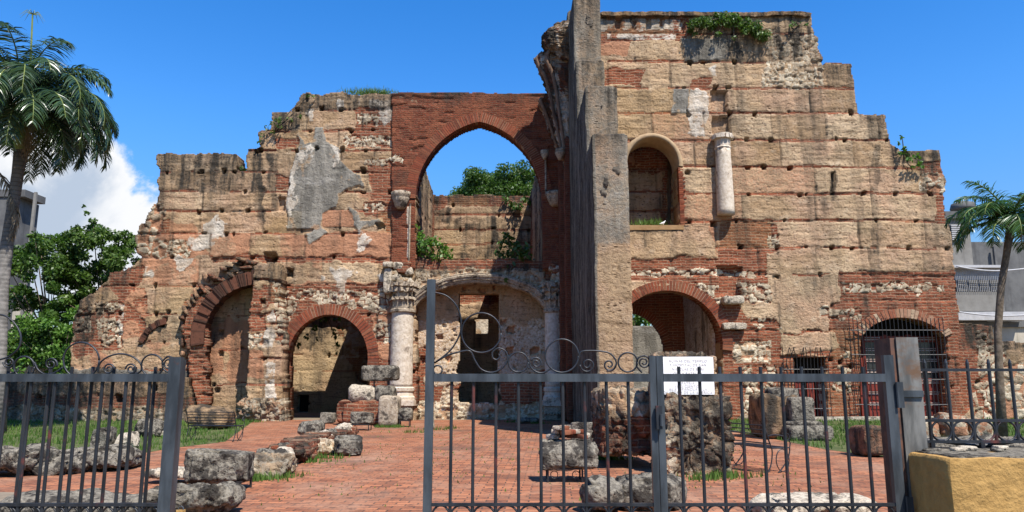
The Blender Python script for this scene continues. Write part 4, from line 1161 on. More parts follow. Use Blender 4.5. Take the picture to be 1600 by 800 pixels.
def column(px0, px1, ytop, ycap, ybase, ydie, Y, label):
    x0, _ = PX(px0, 540, Y); x1, _ = PX(px1, 540, Y); r = (x1 - x0) / 2; cx = (x0 + x1) / 2
    zc, zn, zb, zd = ZY(ytop, Y), ZY(ycap, Y), ZY(ybase, Y), ZY(ydie, Y)
    t = thing('column', (cx, Y, 0), label, 'column')
    mb = MB(); n = 24; prof = []
    for i in range(n + 1):
        f = i / n; prof.append((r * (1.0 + .02 * cos(i * 2.1) - .05 * f), zb + (zn - zb) * f))
    mb.lathe(prof, (cx, Y, 0), 28); mb.build('shaft', MAT['column'], t, True)
    mb = MB(); H = zc - zn
    mb.lathe([(r * .98, zn - .10), (r * 1.12, zn - .06), (r * 1.12, zn + .04), (r * 1.0, zn + .08), (r * 1.02, zn + .16)], (cx, Y, 0), 28)
    mb.lathe([(r * .95, zn + .1), (r * .98, zn + H * .5), (r * 1.05, zn + H * .75), (r * 1.18, zn + H)], (cx, Y, 0), 26, flute=8, fd=.18)
    for k in range(9):
        a = pi + pi * k / 8; 
        for f, q in ((.45, .13), (.75, .16), (.95, .2)):
            rr_ = r * (.94 + .2 * f); q *= .8; mb.box(cx + rr_ * cos(a) - q * .7, cx + rr_ * cos(a) + q * .7, Y + rr_ * sin(a) - q * .5, Y + rr_ * sin(a) + q * .5, zn + H * f - q, zn + H * f + q * .3, rot=random.random(), jit=.05)
    mb.build('capital', MAT['column_dirty'], t)
    mb = MB(); H = zb - zd
    mb.lathe([(r * 1.22, zd), (r * 1.25, zd + H * .25), (r * 1.1, zd + H * .35), (r * 1.05, zd + H * .6), (r * 1.16, zd + H * .7), (r * 1.18, zd + H * .9), (r, zd + H)], (cx, Y, 0), 28)
    mb.box(cx - r * 1.3, cx + r * 1.3, Y - r * 1.3, Y + r * 1.2, zd - .22, zd + .02, jit=.02)
    mb.build('base', MAT['column'], t)
    block('pedestal', (cx, Y + .02, (zd - .2) / 2), (r * 2.3, r * 2.3, zd - .2), 'column_dirty', t, h=.08, amp=.03, rnd=14, seed=int(px0))
    mb = MB()
    for k in range(7):
        xx = cx - r * 1.0 + r * 2.0 * k / 6; mb.tube([(xx, Y - r * 1.16, .25), (xx, Y - r * 1.16, zd - .5)], r * .13, 8)
    mb.build('fluting', MAT['column_dirty'], t, True)
    return t
column(610, 646, 442, 486, 604, 626, Yc - .1, 'pale round column standing left of the carved arch, beside the brick heap')
column(851, 877, 442, 486, 604, 626, Yc - .1, 'pale round column standing right of the carved arch, half hidden by the dark buttress')
tt = thing('stone_pier', (PX(882, 600, Yc)[0], Yc - .1, 0), 'narrow dressed stone pier between the right column and the buttress', 'pier')
xa, xb = PX(872, 540, Yc - .2)[0], PX(888, 540, Yc - .2)[0]
zz = 0
for k in range(9):
    hh = .62 + .12 * (k % 3); block('ashlar', ((xa + xb) / 2, Yc - .05, zz + hh / 2), (xb - xa, .7, hh - .015), 'column_dirty', tt, h=.1, amp=.02, rnd=14, seed=60 + k); zz += hh
tt = thing('springer_stone', P3(628, 452, Yc - .2), 'broken rubble springing stones above the left column', 'stone')
for k in range(9):
    x, z = PX(612 + random.uniform(0, 30), 412 + k * 4.4, Yc - .15); block('stone', (x, Yc - .1, z), (random.uniform(.35, .7), .5, random.uniform(.22, .4)), 'stone_pale' if k % 2 else 'ruin', tt, masonry_paint(k, .8 if k < 4 else 0, 1, .2) if not k % 2 else None, h=.08, amp=.06, rnd=5, seed=70 + k, tilt=random.uniform(-.4, .4))
tt = thing('springer_stone', P3(868, 450, Yc - .2), 'broken rubble springing stones above the right column', 'stone')
for k in range(8):
    x, z = PX(854 + random.uniform(0, 26), 415 + k * 4.8, Yc - .15); block('stone', (x, Yc - .1, z), (random.uniform(.35, .65), .5, random.uniform(.22, .4)), 'stone_pale' if k % 2 else 'ruin', tt, masonry_paint(k, .8 if k < 4 else 0, 1, .2) if not k % 2 else None, h=.08, amp=.06, rnd=5, seed=90 + k, tilt=random.uniform(-.5, .5))
tt = thing('pilaster_stub', P3(616, 440, Yc - .1), 'short stone pilaster stub with a broken corbel left of the left column', 'stone')
block('stub', (PX(608, 430, YF)[0], YF - .15, ZY(440, YF)), (.38, .5, 1.2), 'stone_pale', tt, h=.07, amp=.05, rnd=6, seed=101)
block('corbel', (PX(608, 430, YF)[0], YF - .22, ZY(415, YF)), (.5, .6, .25), 'stone_pale', tt, h=.07, amp=.05, rnd=6, seed=102)

# ================================================================== BUTTRESS (stepped end of the cross wall)
BX0, BX1 = 2.52, 3.62
bt_ = thing('stepped_buttress', (3.07, 28, 0), 'tall stepped grey concrete-like buttress with a black streaked left side, in front of the ruins', 'buttress')
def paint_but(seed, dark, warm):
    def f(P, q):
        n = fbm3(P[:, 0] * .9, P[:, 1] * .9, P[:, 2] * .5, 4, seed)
        shaded_side = (q[:, 0] < -.999)
        st = np.where(shaded_side, .58 + .7 * sst(fbm2(P[:, 1] * 1.7 + .5 * fbm2(P[:, 1] * .6, P[:, 2] * .5, 3, seed), P[:, 2] * .16, 5, seed + 4, .6), .34, .52), .22 + 1.2 * dark * sst(n, .38, .60))  # left side darkened for its shade, along with real black streaks
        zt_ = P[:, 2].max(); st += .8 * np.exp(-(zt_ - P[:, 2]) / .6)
        pl = np.where(P[:, 2] < warm, .1 + .5 * n, .38 + .28 * fbm3(P[:, 0] * 2.5, P[:, 1] * 2.5, P[:, 2] * 1.6, 4, seed + 9)); pl = np.where(shaded_side, .85, pl)
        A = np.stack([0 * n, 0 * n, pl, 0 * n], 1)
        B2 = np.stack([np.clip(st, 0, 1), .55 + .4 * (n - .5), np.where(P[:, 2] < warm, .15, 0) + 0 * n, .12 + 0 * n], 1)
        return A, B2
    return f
def tier(y0, y1, ztop, seed, dark, warm, dx=0):
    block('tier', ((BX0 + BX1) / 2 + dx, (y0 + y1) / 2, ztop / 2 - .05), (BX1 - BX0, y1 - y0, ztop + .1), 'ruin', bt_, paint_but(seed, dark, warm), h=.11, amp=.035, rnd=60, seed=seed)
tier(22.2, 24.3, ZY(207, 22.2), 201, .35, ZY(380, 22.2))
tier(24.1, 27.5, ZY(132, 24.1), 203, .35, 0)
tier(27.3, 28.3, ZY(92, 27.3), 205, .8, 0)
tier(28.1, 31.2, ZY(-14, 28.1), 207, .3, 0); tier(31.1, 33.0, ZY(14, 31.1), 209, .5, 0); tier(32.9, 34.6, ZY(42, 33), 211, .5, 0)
for (px_, py_, w_, h_, Y_) in ((921, 33, .30, .62, 28.1), (947, 280, .2, .55, 22.2), (963, 265, .2, .32, 22.2), (944, 300, .16, .3, 22.2), (940, 165, .06, .06, 24.1)):
    x, z = PX(px_, py_, Y_)
    block('spalled_patch', (x, Y_ - .005, z), (w_, .06, h_), MAT['spall'], bt_, h=.03, amp=.08, rnd=2.4, freq=5, seed=int(px_))
h_ = ZY(215, 31.5); block('brick_pilaster', (2.43, 31.6, h_ / 2), (.24, .8, h_), 'ruin_fine', bt_, masonry_paint(221, 1, 0, .2, .15, .2), h=.08, amp=.05, rnd=30, seed=222)
h_ = ZY(235, 33); block('brick_pilaster', (2.37, 33.3, h_ / 2), (.4, 1.0, h_), 'ruin_fine', bt_, masonry_paint(223, 1, 0, .2, .25, .2), h=.08, amp=.06, rnd=30, seed=224)

# broken vault springers growing from the left side of the cross wall
def springer(Y, prof, seed, label, ribs, corb, half=.75, dk=.45):
    """prof: (py, px of the outer edge); swells to the left with height"""
    t = thing('vault_springer', (BX0, Y, 0), label, 'vault fragment')
    V = []; n = 26
    lev = []
    for i in range(len(prof) - 1):
        for k in range(14): f = k / 14; lev.append((prof[i][0] * (1 - f) + prof[i + 1][0] * f, prof[i][1] * (1 - f) + prof[i + 1][1] * f))
    lev.append(prof[-1])
    for (py, px_) in lev:
        x, z = PX(px_, py, Y); d = max(BX0 + .1 - x, .12)
        for k in range(n + 1):
            a = pi * k / n
            w = half * (.5 + .5 * min(1, d / 1.2))
            V.append((BX0 + .1 - d * max(0, math.sin(a)) ** .7, Y - w * cos(a), z))
    V = np.array(V); m = len(lev); w = n + 1
    nz_ = np.stack([fbm3(V[:, 0] * 3.4 + 9 * q, V[:, 1] * 3.4, V[:, 2] * 3.4, 4, seed + q, .7) - .5 for q in range(3)], 1)
    V = V + nz_ * np.array((.42, .42, .42))
    Q = [(i * w + k, i * w + k + 1, (i + 1) * w + k + 1, (i + 1) * w + k) for i in range(m - 1) for k in range(n)]
    b = len(V); capf = []
    ctr = V[-w:].mean(0); V = np.concatenate([V, [ctr + (0, 0, .12)]])
    Q += [((m - 1) * w + k, (m - 1) * w + k + 1, b, b) for k in range(n)]
    Qn = np.array(Q); me = bpy.data.meshes.new('masonry'); me.from_pydata(V.tolist(), [], [tuple(dict.fromkeys(q)) for q in Q])
    nn = fbm3(V[:, 0] * 1.3, V[:, 1] * 1.3, V[:, 2] * 1.3, 3, seed)
    attr(me, 'zone', np.stack([(nn > .52) * 1., 0 * nn, 0 * nn, .8 * (fbm3(V[:, 0] * 3, V[:, 1] * 3, V[:, 2] * .6, 3, seed + 5) > .6)], 1)); attr(me, 'wear_shade', np.stack([dk + .6 * sst(nn, .4, .7), .2 + 0 * nn, .3 + 0 * nn, 0 * nn], 1))
    link('masonry', me, MAT['ruin_fine'], t)
    for ang in ribs:
        mb = MB(); pts = []
        for (py, px_) in lev[int(len(lev) * .12)::6]:
            x, z = PX(px_, py, Y); d = max(BX0 + .1 - x, .12); w_ = half * (.5 + .5 * min(1, d / 1.2))
            pts.append((BX0 + .1 - (d + .03) * math.sin(R(ang)) ** .7, Y - (w_ + .05) * cos(R(ang)), z))
        mb.tube(pts, [.06 + .05 * i / len(pts) for i in range(len(pts))], 7); mb.build('rib', MAT['rib'], t, True)
    if corb:
        x, z = PX(corb[0], corb[1], corb[2]); r = corb[3]; mb = MB()
        mb.lathe([(r * .35, -r * 1.7), (r * .55, -r * 1.2), (r * .95, -r * .5), (r, -r * .2), (r * .85, 0), (r * 1.0, r * .15), (r * .9, r * .4)], (x, corb[2], z), 20, flute=8, fd=.08)
        mb.build('corbel', MAT['column_dirty'], t, True)
    return t
springer(31.8, [(300, 886), (250, 880), (215, 872), (180, 864), (150, 858), (125, 850), (108, 838), (95, 836), (86, 848)], 301,
         'big broken vault springer jutting left from the top of the buttress wall', (34, 64), (875, 236, 31.2, .24))
springer(31.4, [(100, 876), (88, 858), (72, 846), (56, 848), (46, 862), (38, 878)], 307, 'dark rounded lump of broken vault core above the big springer', [], None, .8, .95)
springer(33.6, [(250, 880), (225, 866), (200, 858), (180, 850), (165, 842), (158, 842)], 311, 'smaller fluted springer beside the right shoulder of the pointed arch', (30, 62), (851, 238, 33.4, .21))
# ================================================================== RIGHT RUINED WALL
RW = [(915, 668), (915, 24), (1268, 21), (1270, 42), (1276, 60), (1285, 97), (1330, 99), (1336, 140), (1342, 178), (1384, 180), (1388, 206), (1392, 224), (1405, 236),
      (1470, 232), (1475, 270), (1480, 345), (1490, 400), (1494, 440), (1499, 500), (1504, 668)]
win_arch = arc(1020, 257, 42, 46, 0, 180) + [(978, 353), (1062, 353)]
low_arch = arc(1045, 535, 85, 83, 0, 180) + [(960, 668), (1130, 668)]
small_win = [(1241, 559), (1292, 559), (1295, 652), (1242, 652)]
door_arch = arc(1413, 545, 71, 50, 15, 165) + [(1344, 652), (1484, 652)]
def paint_right(F):
    F.rows([22, 53, 97, 137, 176, 218, 261, 303, 345, 387, 430, 470, 515, 560, 605, 668], (2.4, 4.2), .085, .95, bandp=.28, hole_gap=(1.5, 3.2))
    F.tint += .12
    F.E([(940, 95), (1080, 100), (1100, 140), (940, 140)], v=.3)
    F.B([(915, 22), (1075, 22), (1075, 66), (915, 66)]); F.W([(935, 29), (1068, 30), (1066, 48), (935, 47)], .35, -.02); F.W([(948, 52), (1058, 53), (1056, 62), (948, 61)], .12, -.04)
    F.E([(935, 62), (983, 63), (983, 88), (935, 84)], .3, .9); F.T([(984, 63), (1056, 62), (1056, 90), (984, 90)], .55, .15)
    for x in (966, 991, 1014, 1035, 1066): F.hole(x - 4, 30, x + 4, 46, .14, .3)
    F.B([(945, 106), (1008, 108), (1005, 136), (945, 134)]); F.B([(1078, 122), (1110, 124), (1108, 137), (1078, 136)])
    F.Rb([(1190, 55), (1275, 50), (1285, 100), (1290, 137), (1190, 136), (1195, 90)], .26, thr=.2); F.earth[F.m([(1190, 55), (1285, 50), (1290, 137), (1190, 136)])] *= .3
    F.W([(1077, 138), (1108, 138), (1106, 215), (1074, 212)], .5); F.W([(1108, 102), (1118, 102), (1116, 122), (1108, 120)], .4); F.P([(1052, 140), (1076, 138), (1074, 180), (1050, 178)], .3); F.P([(1068, 62), (1140, 60), (1140, 95), (1070, 96)], .4)
    F.K([(1075, 42), (1265, 40), (1265, 88), (1190, 96), (1065, 96)], .55); F.K([(1290, 99), (1334, 99), (1338, 138), (1296, 138)], .45); F.K([(1350, 180), (1390, 180), (1392, 216), (1350, 218)], .4)
    F.K([(1364, 225), (1375, 225), (1372, 400), (1360, 400)], .45, .4); F.K([(1294, 268), (1308, 268), (1310, 310), (1296, 320)], .9, .5); F.hole(1298, 270, 1305, 305, .2, .3)
    F.K([(1404, 236), (1472, 234), (1474, 252), (1404, 254)], .4); F.K([(1290, 204), (1300, 204), (1298, 220), (1290, 220)], .7)
    # two tall recesses over the hanging column piece, tinted dark for their shade
    for q in ([(1111, 141), (1136, 142), (1136, 176), (1111, 174)], [(1113, 182), (1141, 181), (1141, 212), (1113, 208)]):
        m = F.m(q, .15); F.depth[m] += .28; F.tint[m] = .2
    F.B([(1464, 300), (1490, 298), (1490, 346), (1460, 344)], .4); F.B([(1438, 252), (1480, 252), (1480, 270), (1440, 270)], .3); F.Rb([(1437, 270), (1480, 270), (1480, 300), (1440, 300)], .30)
    F.B([(915, 404), (1122, 402), (1125, 350), (1150, 345), (1198, 345), (1216, 352), (1214, 392), (1195, 395), (1196, 432), (1198, 470), (1215, 510), (1232, 545), (1300, 590), (1300, 668), (1130, 668), (1128, 520), (1100, 470), (1045, 440), (915, 440)], .35)
    F.E([(1105, 352), (1150, 345), (1195, 360), (1190, 395), (1115, 400)], .5, .5)
    F.B([(1310, 424), (1395, 426), (1496, 420), (1510, 668), (1290, 668), (1292, 555), (1222, 556), (1224, 520), (1296, 520), (1296, 476), (1312, 470)], .35)
    F.T([(1196, 432), (1312, 430), (1312, 470), (1296, 476), (1296, 520), (1215, 515), (1198, 472)], .75); F.T([(1222, 524), (1305, 520), (1312, 545), (1222, 556)], .7, .3)
    F.T([(1150, 470), (1196, 470), (1215, 500), (1170, 500)], .8, .3)
    F.Rb([(985, 420), (1120, 421), (1195, 421), (1195, 431), (985, 430)], .32, brick=1, sx=1.3)
    F.Rb([(1078, 440), (1128, 446), (1130, 480), (1105, 470)], .3, brick=1); F.Rb([(1158, 440), (1200, 440), (1205, 470), (1175, 475), (1158, 458)], .3, brick=1)
    F.Rb([(1148, 536), (1208, 532), (1208, 566), (1146, 566)], .26, sx=1.2); F.Rb([(1160, 572), (1212, 570), (1212, 640), (1160, 640)], .30, brick=1); F.Rb([(1165, 640), (1240, 630), (1240, 668), (1140, 668)], .34)
    F.Rb([(1170, 498), (1215, 500), (1222, 514), (1178, 516)], .3, brick=1); F.Rb([(1316, 443), (1476, 443), (1476, 458), (1316, 458)], .34, brick=1)
    F.Rb([(1280, 482), (1346, 484), (1346, 501), (1280, 499)], .3, brick=1); F.Rb([(1310, 542), (1328, 546), (1328, 562), (1310, 560)], .3, brick=1); F.Rb([(1300, 572), (1328, 574), (1328, 610), (1300, 612)], .3, brick=1)
    F.Rb([(1197, 368), (1216, 366), (1216, 386), (1197, 388)], .26, brick=1)
    m = F.m([(1122, 415), (1158, 416), (1160, 462), (1126, 462)], .3); F.depth[m] += .28; F.earth[m] += .3
    F.T([(980, 352), (1110, 352), (1120, 400), (980, 402)], .4); F.K([(985, 350), (1062, 352), (1062, 364), (985, 362)], .6); F.tint[F.m([(940, 140), (1052, 140), (1052, 178), (940, 178)])] = .35
    F.olive += .25 * F.m([(945, 140), (1052, 140), (1050, 215), (945, 215)])
    F.holes([(1076, 346), (1074, 270), (1076, 180), (1078, 98), (1148, 98), (1118, 137), (1180, 178), (1140, 178), (1165, 218), (1206, 218), (1194, 262), (1235, 262), (1320, 220), (1330, 178), (1250, 303), (1350, 303), (1400, 303), (1215, 387), (1300, 387), (1454, 303), (1312, 566), (1330, 574), (1420, 387)], 3.4)
    F.hole(1111, 346, 1121, 356, .45)
tR = thing('ruined_wall', (PX(1250, 600, YF)[0], YF, 0), 'tallest ruined wall of tan block courses, its right edge broken into big steps', 'wall')
build_wall('masonry', YF, RW, [win_arch, low_arch, small_win, door_arch], paint_right, 1.3, .05, .13, 'ruin', tR, 53, rough=.04, top_stain=.9, top_len=.6)
ring('brick_arch', 1045, 535, 84, 82, 16, -8, 180, YF, .04, .4, .125, 'ring', tR)
soffit('soffit', arc(1045, 535, 84.3, 82.3, 0, 180, 36), YF + .38, YF + 1.4, 'soffit', tR); soffit('soffit', [(1129, 535), (1129, 600), (1129.5, 662)], YF + .05, YF + 1.4, 'soffit', tR)
# rendered hood and brick jamb of the upper window
mb = MB()
x, z = PX(1020, 257, YF); s_ = (PX(1030, 257, YF)[0] - x) / 10
V = []; Fc = []
for i in range(41):
    b = R(-4 + 188 * i / 40)
    for rr, y in ((41, YF + 1.5), (40, YF - .03), (41.5, YF - .08), (46, YF - .08), (48, YF + .05), (50, YF + .3)): V.append((x + rr * s_ * cos(b), y, z + (rr + 4) * s_ * sin(b)))
for i in range(40):
    for k in range(5): Fc.append((i * 6 + k, i * 6 + k + 1, i * 6 + k + 7, i * 6 + k + 6))
mb.add(V, Fc); mb.build('window_hood', MAT['hood'], tR, True)
mb = MB()
for k in range(30):
    zz = ZY(352, YF) + k * .098; w_ = .2 + .16 * (k % 2) * random.random()
    if zz > ZY(262, YF): break
    xx = PX(1061, 300, YF)[0]; mb.box(xx, xx + w_, YF - .05, YF + .3, zz, zz + .078, jit=.008)
mb.build('brick_jamb', MAT['ring'], tR); soffit('soffit', [(1061, 255), (1061.5, 300), (1062, 352)], YF + .1, YF + 1.5, MAT['ruin_fine'], tR)
xa, xb = PX(960, 352, YF)[0], PX(1068, 352, YF)[0]; zs = ZY(352, YF)
mb = MB(); mb.box(xa, xb, YF - .06, YF + 1.6, zs - .22, zs, jit=.02); mb.build('window_sill', MAT['soffit'], tR)
def paint_w2(F):
    F.rows([195, 232, 262, 300, 330, 360], (1.6, 2.4), .09, .9, bandp=.2, hole_gap=(1.0, 1.8)); F.B([(940, 200), (1100, 200), (1100, 272), (940, 272)], ragged=.35); F.tint[:] = .4 * F.n2 + .2; F.B([(1036, 230), (1042, 230), (1044, 360), (1036, 360)])
build_wall('window_room_back', YF + 2.6, [(930, 362), (930, 190), (1110, 190), (1110, 362)], [[(1043, 238), (1050, 238), (1050, 346), (1043, 346)]], paint_w2, .4, .06, 0, 'ruin', tR, 57, top_stain=0)
mb = MB(); z2 = ZY(200, YF + 2.6); xa, xb = PX(940, 300, YF + 2)[0], PX(1095, 300, YF + 2)[0]
mb.box(xb - .5, xb, YF + 1.3, YF + 3.2, zs - 1, z2 + .6); mb.box(xa, xb, YF + 1.3, YF + 2.9, zs - .5, zs - .1); mb.box(PX(1040, 300, YF + 3)[0], xb, YF + 3.1, YF + 3.3, zs - 1, z2); mb.build('room_shell', MAT['mortar'], tR)
block('cornice', ((PX(936, 24, YF)[0] + PX(1268, 24, YF)[0]) / 2, YF + .3, ZY(24, YF) + .02), (PX(1268, 24, YF)[0] - PX(936, 24, YF)[0], .95, .2), 'ruin', tR, masonry_paint(431, .0, .3, .25, 1.6, .0, earth=.2), h=.07, amp=.09, rnd=30, seed=432)
# corbel ledge right of the low arch
x, z = PX(1143, 470, YF); block('corbel', (x, YF - .18, z), (.95, .5, .36), 'stone_pale', tR, h=.06, amp=.05, rnd=8, seed=411)
x, z = PX(1146, 510, YF); block('corbel', (x, YF - .1, z), (1.1, .35, .3), 'stone_pale', tR, h=.06, amp=.03, rnd=8, seed=413)
# passage behind the low arch
tk = thing('passage_wall', (PX(1000, 620, 39)[0], 39, 0), 'shaded inner wall with a second brick arch, seen through the low arch right of the buttress', 'wall')
def paint_pass(F): F.brick[:] = 1; F.stain += .25
build_wall('masonry', 39, [(900, 664), (900, 430), (1100, 430), (1100, 664)], [arc(978, 552, 62, 66, 0, 180) + [(916, 664), (1040, 664)]], paint_pass, .7, .07, 0, 'ruin', tk, 61, top_stain=0)
ring('brick_arch', 978, 552, 61, 65, 12, 0, 100, 39, .03, .3, .13, 'ring', tk)
def paint_ps(F): F.white[:] = .55; F.tint[:] = .9; F.stain += .9 * sst(fbm2(F.S * 2.2, F.Z * .5, 4, 6), .55, .66); F.B([(39, 0), (39, 9), (38.2, 9), (38.2, 0)] , .2) if False else None
xs_ = PX(1112, 520, 35.3)[0]; build_wall('side_wall', 0, [(35.3, -.2), (39.2, -.2), (39.2, 7.5), (35.3, 7.5)], [], paint_ps, .5, .07, 0, 'ruin', tk, 63, px=False, place=lambda s, d, z: (xs_ - (s - 35.3) * .12 + d, s, z), top_stain=.3)
tg = thing('garden_wall', (PX(1010, 600, 46)[0], 46, 0), 'grey cement wall below bright green leaves, seen through the low arch', 'wall')
def paint_gw(F): F.plaster[:] = 1; F.stain += .3 * F.n2
build_wall('masonry', 46, [(930, 668), (930, 508), (1080, 509), (1080, 668)], [], paint_gw, .4, .1, .06, 'ruin', tg, 67, top_stain=.6, top_len=.5)
# hanging piece of column on the wall face
tl = thing('column_fragment', P3(1131, 336, YF - .2), 'white broken column piece with a capital, fixed high on the tall ruined wall', 'column piece')
xa, _ = PX(1117, 300, YF - .2); xb, _ = PX(1144, 300, YF - .2); r = (xb - xa) / 2; cx = (xa + xb) / 2 + .06; za, zb, zc = ZY(336, YF - .2), ZY(234, YF - .2), ZY(211, YF - .2)
mb = MB(); pf = []
for i in range(15):
    f = i / 14; pf.append((r * (1.0 - .14 * f + (.03 if i in (4, 9) else 0)), za + (zb - za) * f))
mb.lathe(pf, (cx, YF - .22, 0), 26); sh = mb.build('shaft', MAT['column'], tl, True)
mb = MB(); mb.lathe([(r * .9, zb - .02), (r * 1.0, zb + .06), (r * .9, zb + .12), (r * .92, zb + (zc - zb) * .6), (r * 1.12, zc - .12), (r * 1.12, zc)], (cx, YF - .22, 0), 24, flute=8, fd=.1)
for k in range(8): a = pi + pi * k / 7; mb.box(cx + r * cos(a) - .08, cx + r * cos(a) + .08, YF - .22 + r * sin(a) - .08, YF - .22 + r * sin(a) + .08, zc - .25, zc - .05, rot=a, jit=.03)
mb.build('capital', MAT['column'], tl)
# small barred window
def grille(name, px0, px1, py0, py1, Y, n, parent, hood=0.0, rows=3):
    mb = MB(); z0, z1 = ZY(py1, Y), ZY(py0, Y); a = PX(px0, py1, Y)[0]; b = PX(px1, py1, Y)[0]
    for i in range(n):
        x = a + (b - a) * i / (n - 1)
        if hood: mb.tube([(x, Y, z0), (x, Y, z1 - hood * .3), (x, Y - .02, z1), (x + random.uniform(-.2, .2), Y - .12, z1 + hood)], .018, 5)
        else: mb.tube([(x, Y, z0), (x, Y, z1)], .018, 5)
    for j in range(rows):
        z = z0 + (z1 - z0) * (j + .5) / rows; mb.tube([(a, Y, z), (b, Y, z)], .02, 5)
    return mb.build(name, MAT['iron_black'], parent)
grille('window_grille', 1229, 1300, 562, 654, YF - .25, 14, tR, .55)
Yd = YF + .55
mb = MB(); a, b = PX(1236, 600, Yd)[0], PX(1298, 600, Yd)[0]; mb.box(a, b, Yd + .3, Yd + .4, .0, ZY(550, Yd)); mb.build('window_shade_panel', MAT['dark'], tR)  # black panel serves as the shade behind the bars
for q0, q1 in ((1244, 1256), (1262, 1273), (1277, 1289)):
    mb = MB(); a, b = PX(q0, 600, Yd)[0], PX(q1, 600, Yd)[0]; z0, z1 = ZY(652, Yd), ZY(594, Yd)
    mb.box(a, b, Yd + .1, Yd + .16, z0, z1); sh = mb.build('shutter', MAT['door'], tR)
    mb = MB()
    for k in range(3): zz = z0 + .3 + k * .45; mb.box(a + .07, b - .07, Yd + .085, Yd + .1, zz, zz + .3)
    mb.build('panel', MAT['muntin' if q0 == 1277 else 'door'], sh)
# big arched doorway with red doors and iron bars
ring('pale_brick_arch', 1413, 547, 71, 51, 14, 24, 156, YF, .06, .4, .13, 'ring_pale', tR)
soffit('soffit', [(1345, 652)] + [(p[0], p[1] + .4) for p in reversed(arc(1413, 545, 70.5, 49.7, 15, 165))] + [(1483.5, 652)], YF + .1, YF + 1.3, MAT['ruin'], tR)
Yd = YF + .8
mb = MB(); mb.box(PX(1330, 600, Yd)[0], PX(1500, 600, Yd)[0], Yd + .55, Yd + .7, 0, ZY(485, Yd)); mb.build('door_shade_panel', MAT['dark'], tR)  # black panel gives the open doors their inner shade
def leaf_door(p0, p1, lab):
    a, b = PX(p0, 600, Yd)[0], PX(p1, 600, Yd)[0]; z1 = ZY(530, Yd); o = None
    mb = MB(); fw = .13
    mb.box(a, a + fw, Yd, Yd + .09, .1, z1); mb.box(b - fw, b, Yd, Yd + .09, .1, z1); mb.box(a + fw, b - fw, Yd, Yd + .09, .1, .35); mb.box(a + fw, b - fw, Yd, Yd + .09, z1 - .14, z1)
    mb.box(a + fw, b - fw, Yd + .03, Yd + .07, .35, 1.75); mb.box(a + fw, b - fw, Yd, Yd + .09, 1.72, 1.86)
    o = mb.build('door', MAT['door'], tR)
    mb = MB()
    for k in range(3): mb.box(a + fw + .06, b - fw - .06, Yd + .005, Yd + .03, .45 + k * .42, .45 + k * .42 + .3, jit=.004)
    mb.build('panel', MAT['door'], o)
    mb = MB(); mb.box(a + fw, b - fw, Yd + .04, Yd + .05, 1.86, z1 - .14); mb.build('glazing', MAT['glass'], o)
    mb = MB()
    for k in range(7): zz = .62 + k * .5; mb.box(a + fw, b - fw, Yd - .012, Yd + .035, zz, zz + .05, jit=.003); mb.box(a + fw, b - fw, Yd - .012, Yd + .035, zz + .1, zz + .135, jit=.003)
    mb.build('slat', MAT['muntin'], o)
leaf_door(1352, 1385, ''); leaf_door(1430, 1472, '')
mb = MB()
for p0, p1 in ((1344, 1351), (1386, 1393), (1422, 1430), (1473, 1484)): mb.box(PX(p0, 600, Yd)[0], PX(p1, 600, Yd)[0], Yd + .02, Yd + .16, 0, ZY(523, Yd))
mb.box(PX(1344, 600, Yd)[0], PX(1484, 600, Yd)[0], Yd + .03, Yd + .15, ZY(530, Yd), ZY(525, Yd)); mb.build('door_frame', MAT['door'], tR)
grille('door_grille', 1338, 1488, 497, 652, YF - .2, 24, tR, .0, 4)
mb = MB(); mb.box(PX(1228, 652, YF)[0], PX(1500, 652, YF)[0], YF - .5, YF - .05, -.02, .16, jit=.03); mb.build('stone_step', MAT['stone_pale'], tR)

# low continuing wall at the far right
tw = thing('low_ruined_wall', (PX(1560, 620, 34.6)[0], 34.6, 0), 'lower red and grey rubble wall running on behind the right palm', 'wall')
def paint_fr(F):
    F.B([(1490, 505), (1548, 505), (1548, 600), (1490, 668)]); F.tint[:] = .35; F.earth += .2; F.Rb([(1530, 520), (1570, 520), (1570, 668), (1520, 668)], .36, brick=1); F.Rb([(1570, 570), (1700, 560), (1700, 668), (1560, 668)], .4); F.K([(1500, 505), (1700, 505), (1700, 545), (1500, 550)], .5)
    F.holes([(1528, 596), (1540, 530)], 3)
build_wall('masonry', 34.6, [(1480, 668), (1480, 504), (1552, 506), (1556, 532), (1720, 548), (1720, 668)], [], paint_fr, .9, .06, .2, 'ruin', tw, 71, rough=.07)

# low dark wall with white rubble foot behind the left gate
tw = thing('low_ruined_wall', (PX(100, 640, 33)[0], 33.0, 0), 'low dark stained wall with a white rubble foot behind the left gate', 'wall')
def paint_fl(F):
    F.tint[:] = .1; F.plaster[:] = .3; F.stain += .75; F.B([(-200, 614), (310, 618), (310, 634), (-200, 632)]); F.Rb([(-200, 634), (310, 634), (310, 668), (-200, 668)], .26); F.earth *= .3
    F.holes([(186, 622), (240, 608), (60, 620)], 5)
build_wall('masonry', 33.0, [(-200, 668), (-200, 590), (60, 588), (150, 592), (292, 590), (298, 668)], [], paint_fl, .7, .055, .16, 'ruin', tw, 73, rough=.08, top_stain=.6)
tw = thing('garden_wall', (PX(40, 600, 39)[0], 39.0, 0), 'cream cement garden wall below the leafy trees at the left edge', 'wall')
def paint_gl(F): F.tint[:] = .9; F.white[:] = .5; F.stain += .3 * F.n2
build_wall('masonry', 39.0, [(-300, 668), (-300, 545), (112, 546), (112, 668)], [], paint_gl, .4, .1, .05, 'ruin', tw, 79, top_stain=.4)

